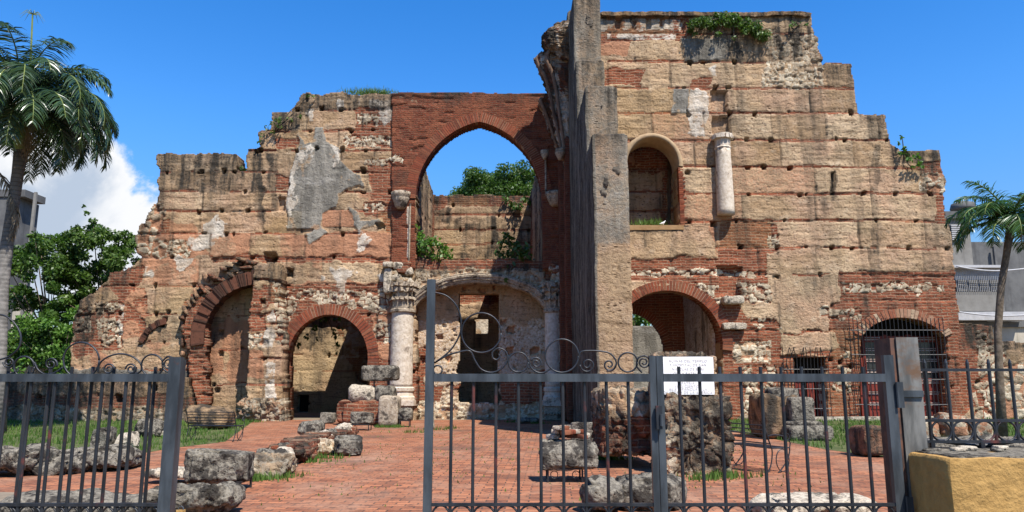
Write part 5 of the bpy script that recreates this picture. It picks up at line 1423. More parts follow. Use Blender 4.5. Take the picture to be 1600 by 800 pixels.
# ================================================================== buildings behind
tb = thing('apartment_building', (PX(1560, 560, 50)[0], 50, 0), 'plain grey cement house with white louvres behind the right palm', 'building')
Yb = 50
def bx(nm, p0, p1, q0, q1, y0, y1, mat, par):
    mb = MB(); mb.box(PX(p0, 450, y0)[0], PX(p1, 450, y0)[0], y0, y1, ZY(q1, y0), ZY(q0, y0)); return mb.build(nm, MAT[mat], par)
bx('wall', 1470, 1525, 340, 505, 50, 58, 'grey_wall', tb); bx('wall', 1525, 1760, 378, 505, 50.3, 58, 'slate', tb)
bx('roof', 1466, 1532, 330, 341, 49.8, 58, 'slate', tb); bx('wall', 1470, 1760, 505, 668, 49.9, 57, 'pale_wall', tb)
mb = MB(); x, z = PX(1505, 328, 52); mb.lathe([(.8, 0), (.85, .1), (.75, .45), (.3, .6), (.05, .62)], (x, 52, z), 20); mb.build('water_tank', MAT['slate'], tb, True)
def louvre(p0, p1, q0, q1, n, mat='white_paint', y=49.9):
    fr = bx('window', p0, p1, q0, q1, y + .02, y + .12, 'slate', tb); mb = MB()
    for k in range(n):
        a = q0 + (q1 - q0) * (k + .15) / n; b_ = q0 + (q1 - q0) * (k + .75) / n; mb.box(PX(p0, 450, y)[0] + .05, PX(p1, 450, y)[0] - .05, y - .08, y - .01, ZY(b_, y), ZY(a, y))
    mb.build('louvre', MAT[mat], fr)
louvre(1494, 1512, 351, 376, 8)
bx('balcony_wall', 1492, 1566, 456, 486, 49.2, 49.4, 'grey_wall', tb); bx('balcony_panel', 1494, 1566, 418, 437, 49.3, 49.4, 'white_paint', tb)
for k in range(4): louvre(1496 + k * 17, 1511 + k * 17, 438, 455, 6, 'grey_wall', 49.3)
bx('canopy', 1490, 1600, 487, 500, 48.9, 50, 'white_paint', tb); bx('canopy', 1493, 1575, 414, 418, 48.8, 50, 'white_paint', tb); bx('pipe', 1560, 1563, 385, 500, 49.9, 50.1, 'slate', tb)
bx('window', 1500, 1620, 503, 511, 49.7, 49.8, 'slate', tb)
mb = MB()
for k in range(26): x = PX(1494 + k * 2.8, 437, 49.1)[0]; mb.tube([(x, 49.1, ZY(456, 49.1)), (x, 49.1, ZY(417, 49.1))], .015, 4)
mb.build('balcony_bars', MAT['white_paint'], tb)
tb = thing('concrete_building', (PX(20, 560, 46)[0], 46, 0), 'dark grey concrete building behind the tall left palm trunk', 'building')
mb = MB(); mb.box(PX(-200, 450, 46)[0], PX(26, 320, 46)[0], 46, 48.2, 0, ZY(308, 46)); mb.build('wall', MAT['slate'], tb)
bx('parapet', -200, 22, 296, 307, 45.9, 48, 'slate', tb); bx('wall_panel', 24, 54, 470, 545, 45.9, 46, 'pale_wall', tb); bx('downpipe', 36, 40, 300, 540, 45.7, 45.85, 'grey_wall', tb)

# ================================================================== TREES
def tpx(px, py, Y): return P3(px, py, Y)
def clp(lst, Y, dy=1.2):
    out = []
    for px, py, rp in lst:
        x, z = PX(px, py, Y); s = Y / F_PX
        out.append((x, Y + random.uniform(-dy, dy), z, rp * s))
    return out
def fill(poly, n, rp, Y, dy, seed):
    r = random.Random(seed); out = []
    xs = [p[0] for p in poly]; ys = [p[1] for p in poly]
    while len(out) < n:
        x, y = r.uniform(min(xs), max(xs)), r.uniform(min(ys), max(ys))
        if pip(np.array([x]), np.array([y]), poly)[0]: out.append((x, y, r.uniform(*rp)))
    return clp(out, Y, dy)
cl = fill([(15, 440), (25, 390), (60, 365), (100, 360), (110, 400), (120, 560), (20, 565)], 110, (9, 19), 38, 1.8, 1)
x, z = PX(70, 600, 38); tree((x, 38, 0), (x, 38, 5), (3, 2, 3), 0, 0, 0, 850, .21, 'leaf_dark', 'dense dark green leafy tree just right of the left palm trunk', 'trees beyond the left wall', .16, clumps=cl)
cl = fill([(100, 400), (115, 362), (140, 352), (170, 355), (205, 370), (212, 400), (200, 440), (150, 470), (110, 560), (95, 560)], 100, (8, 17), 39, 1.5, 2) + clp([(140, 335, 5), (135, 325, 3.5), (145, 345, 7), (160, 362, 8)], 39, .3)
x, z = PX(150, 600, 39); tree((x, 39, 0), (x, 39, 6), (2.5, 2, 3), 0, 0, 0, 900, .21, 'leaf', 'bright leafy tree with one tall sprig, touching the broken left end of the wall', 'trees beyond the left wall', .15, clumps=cl)
cl = fill([(40, 545), (30, 500), (120, 480), (140, 550), (130, 580), (40, 585)], 55, (9, 17), 36.5, 1.0, 5)
x, z = PX(90, 620, 36.5); tree((x, 36.5, 0), (x, 36.5, 3), (2, 1.5, 1.5), 0, 0, 0, 420, .19, 'leaf_bright', 'low light green bush under the left trees, above the garden wall', None, .08, 'bush', 'bush', clumps=cl)
cl = fill([(702, 330), (708, 312), (728, 288), (762, 274), (800, 271), (850, 272), (870, 340)], 110, (12, 22), 56, 2.5, 7)
x, z = PX(790, 500, 56); tree((x, 56, 0), (x, 56, 14), (4, 3, 4), 0, 0, 0, 700, .20, 'leaf_dark', 'round dark tree rising behind the chamber wall, framed by the pointed arch', None, .3, clumps=cl)
cl = fill([(960, 520), (965, 475), (1000, 480), (1060, 490), (1060, 515)], 18, (9, 16), 49, 1.0, 9)
x, z = PX(1000, 600, 49); tree((x, 49, 0), (x, 49, 4), (2, 2, 2), 0, 0, 0, 260, .3, 'leaf_bright', 'bright green bush over the grey wall, seen through the low arch', None, .1, 'bush', 'bush', clumps=cl)
# plants rooted in the masonry
def shrub(lst, Y, per, size, mat, label, root, dy=.35, name='shrub', hang=.3, grow=1.0):
    lst = [(a, b, c * grow) for a, b, c in lst]
    cl = clp(lst, Y, dy); t = thing(name, P3(*root), label, 'plant'); r0 = Vector(P3(*root)); mb = MB()
    for c in cl[::2]: 
        m_ = r0.lerp(Vector(c[:3]), .5) + Vector((random.uniform(-.1, .1), -.1, .1)); mb.tube([r0, m_, Vector(c[:3])], [.03, .02, .008], 5)
    mb.build('stems', MAT['bark'], t); leaf_clumps('foliage', cl, per, size, mat, t, hang)
shrub([(650, 355, 5), (655, 366, 7), (660, 375, 9), (668, 385, 11), (660, 395, 9), (680, 380, 9), (690, 388, 9), (698, 392, 7), (672, 400, 10), (650, 392, 7), (685, 402, 9), (672, 410, 6), (700, 398, 6), (646, 372, 5)], 34.3, 420, .22, 'leaf_bright', 'light green shrub growing from the ledge at the left foot of the pointed arch', (662, 408, 34.4), grow=1.35)
shrub([(792, 370, 8), (800, 380, 9), (785, 385, 8), (808, 392, 10), (795, 400, 9), (820, 400, 8), (812, 410, 8), (800, 415, 8), (822, 388, 7), (795, 432, 5), (790, 440, 4), (798, 420, 6), (780, 395, 6), (828, 408, 6)], 34.3, 400, .24, 'leaf', 'drooping green shrub on the ledge, hanging over the carved moulding at the right', (805, 404, 34.4), grow=1.35)
shrub([(790, 310, 7), (800, 318, 8), (812, 322, 8), (820, 315, 7), (805, 325, 6), (826, 318, 6)], 43, 330, .25, 'leaf_dark', 'small dark shrub on the top right of the chamber back wall', (808, 318, 43.2))
random.seed(77)
crp = [(1076 + 2.1 * k + random.uniform(-4, 4), 52 - 22 * sin(pi * min(1, (k + 6) / 60)) ** .7 + random.uniform(-6, 9), random.uniform(6, 11)) for k in range(60)] + [(1145, 62, 4), (1148, 70, 3.5), (1086, 54, 5), (1196, 54, 5), (1120, 56, 6), (1160, 54, 6)]
shrub(crp, 33.75, 900, .15, 'leaf', 'thick green creeper spilling over the top of the tallest wall', (1140, 32, 34.2), .35, 'creeper', .6)
shrub([(1240, 38, 6), (1250, 34, 6), (1235, 44, 5), (1258, 38, 4)], 33.8, 420, .2, 'leaf', 'small green tuft near the top right corner of the tallest wall', (1248, 40, 34))
shrub([(1407, 215, 4), (1408, 222, 4), (1412, 232, 6), (1420, 240, 7), (1430, 246, 7), (1436, 256, 6), (1420, 252, 6), (1408, 240, 5), (1442, 260, 3), (1426, 262, 4)], 33.75, 380, .2, 'leaf_bright', 'leafy weed hanging from the lowest step of the tallest wall', (1412, 236, 34), .2)
shrub([(410, 210, 5), (418, 200, 6), (428, 192, 7), (440, 190, 7), (450, 186, 7), (404, 222, 5), (436, 200, 6), (426, 206, 5), (478, 148, 5), (490, 149, 4), (470, 182, 4)], 33.8, 300, .18, 'leaf', 'thin green weeds along the stepped top of the left wall', (430, 204, 34), .2)
shrub([(378, 262, 4), (376, 266, 3), (383, 264, 3)], 34.1, 420, .18, 'leaf', 'little green weed in the notch of the left wall top', (378, 266, 34.2), .15)
shrub([(528, 500, 5), (530, 512, 6), (526, 525, 6), (530, 540, 5), (500, 500, 6), (490, 512, 6), (480, 525, 6), (470, 540, 5), (520, 515, 5), (494, 530, 4), (528, 552, 3), (466, 520, 5), (510, 498, 6)], 39.6, 300, .24, 'leaf_dark', 'dark vine hanging inside the low brick arch', (510, 492, 39.6), .4, 'vine', .9)
cs = []
for x_, n_ in ((570, 400), (585, 400), (600, 300), (548, 150)):
    x, z = PX(x_, 146, YF + .3); cs.append(np.stack([x + rng.normal(size=n_) * .35, YF + .3 + rng.normal(size=n_) * .25, np.full(n_, z - .03)], 1))
V, Q = grass_mesh(np.concatenate(cs), .08, .28, .014); props(link('grass_tuft', np_mesh('grass_tuft', V, Q), MAT['grass']), 'dry grass growing along the top of the wall left of the pointed arch', 'grass', kind='stuff')
x, z = PX(1015, 352, YF + .9); V, Q = grass_mesh(np.stack([x + rng.normal(size=260) * .45, YF + .8 + rng.normal(size=260) * .25, np.full(260, z)], 1), .1, .35, .02); props(link('grass_tuft', np_mesh('grass_tuft', V, Q), MAT['grass']), 'green grass tuft on the sill of the upper window', 'grass', kind='stuff')

# ---- palms
Yp = 25.0
tpm = thing('palm_tree', (PX(-8, 600, Yp)[0], Yp, 0), 'tall dark feather palm with a bare grey trunk and an unopened spear leaf', 'palm')
hub = Vector(P3(31, 168, Yp)); mb = MB(); path = [(PX(-4, 676, Yp)[0], Yp, 0)] + [P3(a, b, Yp) for a, b in ((-2, 580), (3, 450), (10, 390), (19, 330), (28, 270), (34, 232))]
mb.tube(path, [.27, .22, .205, .20, .185, .19, .24], 14); mb.build('trunk', MAT['palm_trunk'], tpm, True)
mb = MB(); mb.tube([P3(34, 236, Yp), P3(34, 205, Yp), tuple(hub)], [.26, .22, .10], 10); mb.build('crownshaft', MAT['rachis'], tpm, True)
random.seed(11)
fr = []
for k in range(54):
    az = k * 2.399 + .3; el = (1.25, .95, .7, .45, .2, -.05)[k % 6] + random.uniform(-.12, .12); fr.append((az, el, random.uniform(3.6, 4.3) * (1 if el > 0 else .85), random.uniform(1.9, 2.5) if el > .3 else random.uniform(1.4, 1.8)))
fr += [(-.1, .6, 4.3, 2.2), (.2, .35, 4.2, 2.2), (-.4, .8, 4.2, 2.4), (.05, .1, 4.0, 1.8), (-.3, .25, 4.1, 2.0), (-1.2, .5, 3.8, 2.2), (-1.7, .3, 3.6, 2.0)]
for az, el, L, dr in fr: frond(hub, az, el, L, dr, 92, .95, .045, tpm, 'palm_leaf', hang=.45)
mb = MB(); a = P3(44, 175, Yp); b = P3(51, 22, Yp); mb.tube([a, b], [.05, .03], 6)
for k in range(12):
    th = k * .55; mb.tube([b, (b[0] + .22 * cos(th), b[1] + .22 * sin(th), b[2] + .06), (b[0] + .4 * cos(th), b[1] + .4 * sin(th), b[2] - .18)], [.012, .01, .003], 4)
mb.build('spear_leaf', MAT['rachis'], tpm)
x, z = PX(44, 225, Yp - .3); C = np.array((x, Yp - .3, z)) + rng.normal(size=(700, 3)) * np.array((.10, .1, .26)); D = unit(rng.normal(size=(700, 3)) * .35 + np.array((0, 0, -1))); V, Q = leaf_quads(C, D, rng.uniform(.1, .25, 700), np.full(700, .012)); link('seed_cluster', np_mesh('seed_cluster', V, Q), MAT['palm_dead'], tpm)
random.seed(12)
hub2 = Vector(P3(-46, 175, Yp + 1.2)); t2 = thing('palm_tree', (PX(-60, 600, Yp + 1.2)[0], Yp + 1.2, 0), 'second palm mostly cut off by the left edge, with a hanging dry frond', 'palm')
mb = MB(); mb.tube([(PX(-70, 676, Yp + 1.2)[0], Yp + 1.2, 0), P3(-60, 400, Yp + 1.2), tuple(hub2)], [.26, .21, .2], 12); mb.build('trunk', MAT['palm_trunk'], t2, True)
for az, el, L, dr in ((.3, .9, 3.0, 1.6), (-.2, .6, 3.0, 1.8), (-.8, .7, 3.0, 1.8), (.8, 1.1, 2.8, 1.5), (1.6, .7, 2.8, 1.7), (2.6, .6, 2.8, 1.7), (3.4, .8, 2.8, 1.7), (-1.6, .8, 2.8, 1.9), (-2.4, .6, 2.8, 1.8), (-.4, 1.2, 2.7, 1.4)): frond(hub2, az, el, L * 1.2, dr + .2, 64, .95, .06, t2, 'palm_leaf', hang=.42)
frond(Vector(P3(-20, 250, Yp)), -.1, -.7, 3.4, 1.2, 50, .6, .05, t2, 'palm_dead', hang=.9, name='dry_frond', rachis_mat='bark')

Yq = 22.0
random.seed(21)
tq_ = thing('palm_tree', (PX(1564, 600, Yq)[0], Yq, 0), 'slender green palm in front of the grey house at the right', 'palm')
hub = Vector(P3(1580, 346, Yq)); mb = MB(); mb.tube([(PX(1566, 682, Yq)[0], Yq, 0)] + [P3(a, b, Yq) for a, b in ((1562, 600), (1559, 520), (1564, 450), (1573, 395), (1580, 350))], [.15, .115, .105, .10, .10, .13], 12); mb.build('trunk', MAT['bark'], tq_, True)
for az, el, L, dr in ((3.4, .55, 1.8, 2.0), (2.5, .8, 1.8, 1.9), (3.0, .1, 1.7, 1.5), (-.9, .1, 1.6, 1.5), (3.2, .75, 1.7, 2.1), (2.8, .35, 1.7, 2.0), (3.7, .1, 1.5, 1.8), (2.2, 1.15, 1.7, 1.5), (1.2, 1.0, 1.7, 1.7), (.2, .7, 1.7, 2.0), (-.4, .4, 1.6, 2.0), (-1.2, .6, 1.5, 2.0), (-2.0, .3, 1.5, 2.0), (-2.6, .8, 1.6, 2.0), (.8, .2, 1.5, 1.8), (3.0, 1.25, 1.6, 1.0), (-.1, 1.2, 1.6, 1.3), (-1.6, 1.0, 1.5, 1.8)): frond(hub, az, el, L * 1.15, dr, 60, .66, .034, tq_, 'palm_leaf2', hang=.35)
for az in (.2, -.5): frond(hub + Vector((.15, -.05, -.1)), az, -1.0, 1.5, .6, 30, .4, .03, tq_, 'palm_dead', hang=.9, name='dry_frond', rachis_mat='bark')
C = np.array(tuple(hub)) + rng.normal(size=(240, 3)) * np.array((.18, .18, .10)); V, Q = leaf_quads(C, unit(rng.normal(size=(240, 3))), rng.uniform(.08, .16, 240), np.full(240, .05)); link('seed_cluster', np_mesh('seed_cluster', V, Q), MAT['palm_dead'], tq_)

# a white pigeon on the sill of the upper window
bx_, bz_ = PX(1036, 351, YF + .1); mb = MB(); V = []; Fc = []
prof = [(-.30, .06, .012), (-.22, .08, .03), (-.12, .10, .075), (0, .12, .10), (.08, .15, .095), (.13, .20, .065), (.155, .25, .05), (.18, .285, .052), (.21, .30, .045), (.24, .295, .015), (.265, .285, .004)]
for u_, z_, r_ in prof:
    for k in range(12): V.append((bx_ + .55 * u_, YF + .1 + .6 * r_ * cos(k * pi / 6), bz_ + .6 * z_ + .6 * r_ * sin(k * pi / 6)))
for i in range(len(prof) - 1):
    for k in range(12): Fc.append((i * 12 + k, i * 12 + (k + 1) % 12, (i + 1) * 12 + (k + 1) % 12, (i + 1) * 12 + k))
mb.add(V, Fc); mb.tube([(bx_ + .01, YF + .08, bz_ + .03), (bx_ + .03, YF + .07, bz_)], .01, 5); mb.tube([(bx_ + .01, YF + .12, bz_ + .03), (bx_ + .03, YF + .13, bz_)], .01, 5)
props(mb.build('bird', MAT['marble'], None, True), 'small white bird standing on the sill of the upper arched window', 'bird')
for k, (pa, pb, sag) in enumerate((((1494, 416), (1600, 420), 5), ((1490, 486), (1610, 492), 4))):
    mb = MB(); mb.tube([P3(pa[0] + (pb[0] - pa[0]) * i / 12, pa[1] + (pb[1] - pa[1]) * i / 12 + sag * sin(pi * i / 12), 48.6) for i in range(13)], .05, 6)
    props(mb.build('cable', MAT['white_paint'], None, True), ('upper' if k == 0 else 'lower') + ' white cable sagging across the front of the grey house', 'cable')
# ================================================================== STONES AND FOREGROUND RUINS
random.seed(31)
def at(x0, x1, y0, y1, yb, depth):
    """box of a stone: picture extent of its front, the row where it meets the ground, and its depth"""
    Y = GP((x0 + x1) / 2, yb)[1]
    a, _ = PX(x0, (y0 + y1) / 2, Y); b, _ = PX(x1, (y0 + y1) / 2, Y); z1 = ZY(y0, Y); z0 = max(0, ZY(y1, Y))
    return ((a + b) / 2, Y + depth / 2, (z0 + z1) / 2), (b - a, depth, z1 - z0), Y
def stone(name, label, x0, x1, y0, y1, yb, depth, mat='stone', cat='stone', group=None, paint=None, amp=.07, rnd=16, h=.03, seed=None, rot=0, tilt=0, chip=.16, freq=1.6, crag=.035):
    c, s, Y = at(x0, x1, y0, y1, yb, depth)
    if y1 >= yb: c = (c[0], c[1], c[2] - .01)
    o = block(name, (0, 0, 0), s, mat, None, paint, h=h, amp=amp, rnd=rnd, seed=seed or int(x0 + y0), rot=rot, tilt=tilt, chip=chip, freq=freq, crag=crag, cuts=6 if rnd > 5 else 2)
    o.location = c
    return props(o, label, cat, group), Y, c, s
def stand(x0, x1, z, Y, depth, label, fancy=True):
    a, b = x0, x1
    t = thing('iron_stand', ((a + b) / 2, Y + depth / 2, 0), label, 'stand')
    mb = MB()
    mb.box(a, b, Y, Y + .03, z - .03, z); mb.box(a, b, Y + depth - .03, Y + depth, z - .03, z); mb.box(a, a + .03, Y + .03, Y + depth - .03, z - .03, z); mb.box(b - .03, b, Y + .03, Y + depth - .03, z - .03, z)
    if fancy:
        for sx in (a + .12, b - .12):
            mb.tube([(sx + .06 * cos(k * .5), Y + .015, z - .11 + .06 * sin(k * .5)) for k in range(14)], .008, 5)
    mb.build('frame', MAT['iron_black'], t)
    for x in (a, b - .03):
        for y in (Y, Y + depth - .03):
            m2 = MB(); m2.box(x, x + .03, y, y + .03, 0, z - .03); m2.build('leg', MAT['iron_black'], t)
# near left
o, Y, c, s = stone('stone_block', 'big dark pitted block raised on an iron stand, beside the left gate post', 283, 378, 702, 757, 770, .8, amp=.06, rot=.12)
stand(c[0] + .02, c[0] + .42, c[2] - s[2] / 2 + .03, Y + .1, .5, 'iron stand under the big dark pitted block near the left gate post', False)
stone('boulder', 'large pale grey boulder at the foot of the left gate post', 192, 352, 756, 830, 812, .9, amp=.17, rnd=3.0, chip=.1, mat='stone', crag=.05)
stone('stone_slab', 'flat rounded stone slab lying left of the big dark pitted block', 220, 300, 733, 750, 757, .55, amp=.03, rnd=4, mat='stone_pale')
for x0_, x1_, y0_, yb_, lab_ in ((-70, 34, 706, 748, 'mossy grey rubble mass at the left edge of the lawn'), (30, 112, 712, 744, 'lowest grey rubble mass in the middle of the left lawn edge'), (106, 184, 700, 738, 'grey rubble mass closest to the brick path on the left lawn edge')):
    stone('stone_kerb', lab_, x0_, x1_, y0_, yb_ - 2, yb_, 1.3, 'stone', 'kerb', 'rubble masses along the left lawn', None, .2, 3.2, .04, crag=.06)
stone('stone_block', 'grey block standing on the left lawn, left of the tipped white one', 142, 172, 668, 702, 703, .6, 'stone'); stone('stone_block', 'white faced block tipped over on the left lawn', 172, 206, 676, 702, 703, .5, 'stone_pale', tilt=.15, rot=.3)
stone('stone_block', 'rough rock at the foot of the left lawn wall', 205, 246, 655, 684, 684, .7, 'stone', rnd=3.5); stone('stone_slab', 'long thin pale slab lying on the left lawn', 222, 270, 672, 682, 683, .5, 'stone_pale')
c, s, Y = at(286, 352, 636, 668, 672, 1.4)
o = block('masonry_lump', (0, 0, 0), s, 'ruin', None, masonry_paint(91, 0, .3, .25, .9, .2, earth=.1), h=.05, amp=.10, rnd=4, seed=92, tilt=-.12); o.location = c; props(o, 'slumped dark layered lump of masonry behind the left iron bench', 'masonry')
props(block('rubble_line', (PX(140, 795, 9.6)[0], 9.7, .10), (2.4, .8, .26), 'stone', None, h=.05, amp=.12, rnd=3, seed=131), 'low line of broken stone in the bare earth just inside the left gate', 'stones')
# low ruin wall in the middle left
tL = thing('low_ruin_wall', (*GP(440, 730), 0), 'low broken brick and white rubble footing snaking across the brick paving', 'wall')
def piece(nm, x0, x1, y0, y1, yb, depth, paint, amp=.09, rnd=5, seed=1, rot=0, mat='ruin'):
    c, s, Y = at(x0, x1, y0, y1, yb, depth); return block(nm, (c[0], c[1], c[2] - .02), s, mat, tL, paint, h=.03, amp=amp, rnd=rnd, seed=seed, rot=rot, chip=.1, crag=.06)
random.seed(101)
fp = [GP(372, 748), GP(425, 733), GP(465, 716), GP(500, 698), GP(540, 684)]
def along(t):
    f = t * (len(fp) - 1); i = min(int(f), len(fp) - 2); f -= i
    return Vector((fp[i][0] * (1 - f) + fp[i + 1][0] * f, fp[i][1] * (1 - f) + fp[i + 1][1] * f, 0))
for k in range(78):
    t_ = (k + random.random()) / 78; q_ = along(t_); br = (.30 < t_ < .66) or t_ > .82
    off = random.uniform(-.15, .95); top = (.34 if .28 < t_ < .7 else .26) * (1.1 if off > .1 else .8)
    if br:
        s_ = (random.uniform(.35, .7), random.uniform(.3, .5), .10); zz = .04 + .105 * random.randrange(int(top / .10) + 1)
        block('brick_course', (q_.x + random.uniform(-.12, .12), q_.y + off, zz), s_, 'ruin', tL, masonry_paint(300 + k, 1, 0, .2, random.uniform(.2, .9), .2), h=.05, amp=.025, rnd=12, seed=300 + k, rot=random.uniform(-.25, .25), freq=4)
    else:
        w_ = random.uniform(.2, .42); block('rubble', (q_.x + random.uniform(-.1, .1), q_.y + off, random.uniform(.06, top)), (w_, w_ * random.uniform(.7, 1.1), w_ * random.uniform(.5, .8)), 'stone_pale' if random.random() < .65 else 'stone', tL, h=.04, amp=.10, rnd=4, seed=300 + k, rot=random.uniform(0, 3), crag=.02, freq=3)
piece('core', 366, 440, 716, 752, 748, 1.4, masonry_paint(101, 0, 1, .15, .5, .8, earth=.4), .14, 4, 102, .1)
piece('core', 430, 480, 694, 726, 724, 1.3, masonry_paint(105, 1, 0, .2, .6), .10, 7, 106, .08)
piece('core', 470, 512, 690, 714, 712, 1.2, masonry_paint(109, 0, 1, .15, .2, .95, earth=.1), .12, 4, 110)
stone('stone_block', 'dark tilted stone at the far end of the low broken footing', 462, 500, 658, 682, 684, .8, amp=.06, rnd=5); stone('stone_block', 'smooth grey notched block beside the low broken footing', 517, 560, 682, 712, 713, .9, 'stone', amp=.02, rnd=9, rot=.15)
stone('stone_block', 'small upright grey block by the dark low arch', 499, 521, 643, 661, 662, .55, 'stone', amp=.02, rnd=9); stone('stone', 'white topped stone near the far end of the footing', 520, 548, 661, 680, 684, .7, 'stone_pale', rnd=4)
# brick heap beside the left column
c, s, Y = at(522, 606, 624, 664, 665, 1.6)
tH = thing('brick_heap', (c[0], c[1], 0), 'stump of a red brick pier topped by rocks, left of the left column', 'ruin')
block('brickwork', (c[0], c[1] + .2, c[2] - .02), s, 'ruin', tH, masonry_paint(121, 1, 0, .2, .35, .3), h=.05, amp=.06, rnd=6, seed=122, chip=.25)
c2, s2, Y2 = at(590, 622, 618, 666, 667, 1.0); block('fluted_stump', (c2[0], c2[1], c2[2] - .02), s2, 'column_dirty', tH, h=.05, amp=.05, rnd=7, seed=123)
zt_ = c[2] + s[2] / 2
for k, (x0, x1, y0, y1, lab, m_) in enumerate(((543, 586, 603, 627, 'pale rounded rock on top of the brick stump', 'stone_pale'), (584, 616, 604, 630, 'dark jagged rock on the brick stump, next to the left column', 'stone'))):
    x, z = PX((x0 + x1) / 2, (y0 + y1) / 2, Y + .4); w = PX(x1, y0, Y + .4)[0] - PX(x0, y0, Y + .4)[0]; hh = ZY(y0, Y + .4) - ZY(y1, Y + .4)
    o = block('rock', (0, 0, 0), (w, .9, hh + .08), m_, None, h=.05, amp=.10, rnd=4, seed=130 + k); o.location = (x, Y + .7, z); props(o, lab, 'rock')
x, z = PX(594, 583, Y + .8); w = PX(624, 583, Y + .8)[0] - PX(567, 583, Y + .8)[0]
o = block('carved_block', (0, 0, 0), (w, .8, .62), 'stone', None, h=.05, amp=.04, rnd=8, seed=141, chip=.2); o.location = (x, Y + .9, z); props(o, 'long dark carved block on two thin iron legs above the brick stump', 'stone')
t = thing('iron_stand', (x, Y + .9, zt_), 'thin iron legs holding up the long carved block', 'stand')
for dx in (-.25, .35):
    mb = MB(); mb.box(x + dx, x + dx + .05, Y + .75, Y + .8, zt_ - .1, z - .28); mb.build('leg', MAT['iron_black'], t)
mb = MB(); mb.box(x - .3, x + .45, Y + .73, Y + .82, z - .30, z - .26); mb.build('frame', MAT['iron_black'], t)
o, Yk, c, s = stone('carved_block', 'grey carved capital stone resting low before the brick stump', 545, 582, 641, 664, 673, .7, 'stone', amp=.04, rnd=6)
stand(c[0] - .3, c[0] + .3, c[2] - s[2] / 2 + .03, Yk, .5, 'low iron stand under the carved capital stone', False)
o, Yk, c, s = stone('carved_block', 'small dark carved stone on an iron stand at the foot of the left column', 621, 643, 637, 658, 667, .5, 'stone', amp=.05, rnd=5)
stand(c[0] - .2, c[0] + .2, c[2] - s[2] / 2 + .03, Yk, .35, 'iron stand under the small dark carved stone by the left column', False)
stone('stone_stub', 'small upright grey stone behind the tall gate post', 664, 678, 651, 671, 671, .4, 'stone_pale', amp=.03, rnd=5)
stone('stone_slab', 'low dark slab on the floor before the right column', 805, 845, 653, 661, 662, .6, 'stone', amp=.02)
# block on stand at right of centre
o, Y, c, s = stone('carved_block', 'large grey carved block on a scrolled iron stand, with broken bricks on top', 845, 937, 688, 735, 755, .75, 'stone', amp=.035, rnd=9, chip=.15)
stand(c[0] - .38, c[0] + .22, c[2] - s[2] / 2 + .03, Y + .1, .5, 'scrolled iron stand under the carved block with bricks on top')
random.seed(5)
tB = thing('brick_rubble', (c[0], c[1], c[2] + s[2] / 2), 'loose broken bricks and white mortar piled on the carved block', 'rubble')
for k in range(17):
    dx = -.26 + .58 * (k % 7) / 6; lv = k // 7
    block('brick', (c[0] + dx * (1 - .2 * lv), c[1] + random.uniform(-.2, .15), c[2] + s[2] / 2 + .04 + .075 * lv), (random.uniform(.12, .22), random.uniform(.1, .2), .075), 'ring' if random.random() < .6 else 'stone_pale', tB, h=.03, amp=.02, rnd=6, seed=150 + k, rot=random.uniform(0, 3))
stone('stone_block', 'smooth grey block behind the carved block with bricks on top', 893, 946, 660, 692, 700, .7, 'stone', amp=.02, rnd=9)
o, Y, c, s = stone('stone_block', 'big dark broken stone on the paving just behind the middle gate post', 968, 1085, 748, 812, 800, .8, 'stone', amp=.04, rnd=8, chip=.1)
stone('boulder', 'rough low boulder leaning on the big dark broken stone', 918, 985, 755, 830, 806, .7, 'stone', amp=.1, rnd=3.2)
stone('rubble_line', 'low line of white and brown broken stones behind the right gate leaf', 1195, 1390, 778, 830, 812, .8, 'stone_pale', 'stones', amp=.11, rnd=3.2)
# pedestal with the marble tablet
Yq = GP(1040, 742)[1]
tP = thing('monument_pedestal', (PX(1040, 700, Yq)[0], Yq, 0), 'rough rubble and brick pedestal that carries the white marble tablet', 'pedestal')
def pd(nm, x0, x1, y0, y1, dY, depth, paint, **kw):
    Y = Yq + dY; a, b = PX(x0, 700, Y)[0], PX(x1, 700, Y)[0]; z1, z0 = ZY(y0, Y), max(-.03, ZY(y1, Y)); return block(nm, ((a + b) / 2, Y + depth / 2, (z0 + z1) / 2), (b - a, depth, z1 - z0), 'ruin', tP, paint, crag=.09, **kw)
pd('rubble_base', 1036, 1146, 618, 750, 0, 1.2, masonry_paint(161, 0, 1, .13, .95, .6, [(.35, .45)], .5, white=.15), h=.03, amp=.12, rnd=16, seed=162, freq=3)
pd('rubble_base', 940, 1040, 606, 716, .9, 2.2, masonry_paint(163, .0, 1, .2, 1, .2, [(.3, .95)], .4), h=.035, amp=.11, rnd=16, seed=164)
pd('rubble_back', 1024, 1120, 549, 640, .28, .5, masonry_paint(165, .3, 1, .12, .9, .5), h=.035, amp=.06, rnd=9, seed=166)
pd('rendered_side', 1108, 1128, 555, 628, .30, .6, masonry_paint(167, 0, 0, .2, .1, .6), h=.05, amp=.02, rnd=14, seed=168)
Ym = Yq + .2
tT = thing('marble_tablet', P3(1074, 617, Ym), 'white marble tablet with a worn carved inscription on the rubble pedestal', 'plaque')
xa, za = PX(1034.5, 617, Ym); xb, zb = PX(1113.5, 557.5, Ym)
block('slab', ((xa + xb) / 2, Ym, (za + zb) / 2), (xb - xa, .10, zb - za), 'marble', tT, h=.05, amp=.004, rnd=60, seed=171)
lines = [(564, 'RUINAS DEL TEMPLO'), (570, 'Y HOSPITAL DE SAN'), (576.5, 'NICOLAS DE BARI'), (583, 'DE LA PATRIA Y'), (598.5, 'PATRIA'), (603.5, '1503 CIENTOS'), (608, 'ISLA ESPAÑOLA Y LA'), (613, 'DE PEDRO DE LA AMERICA')]
dg = None
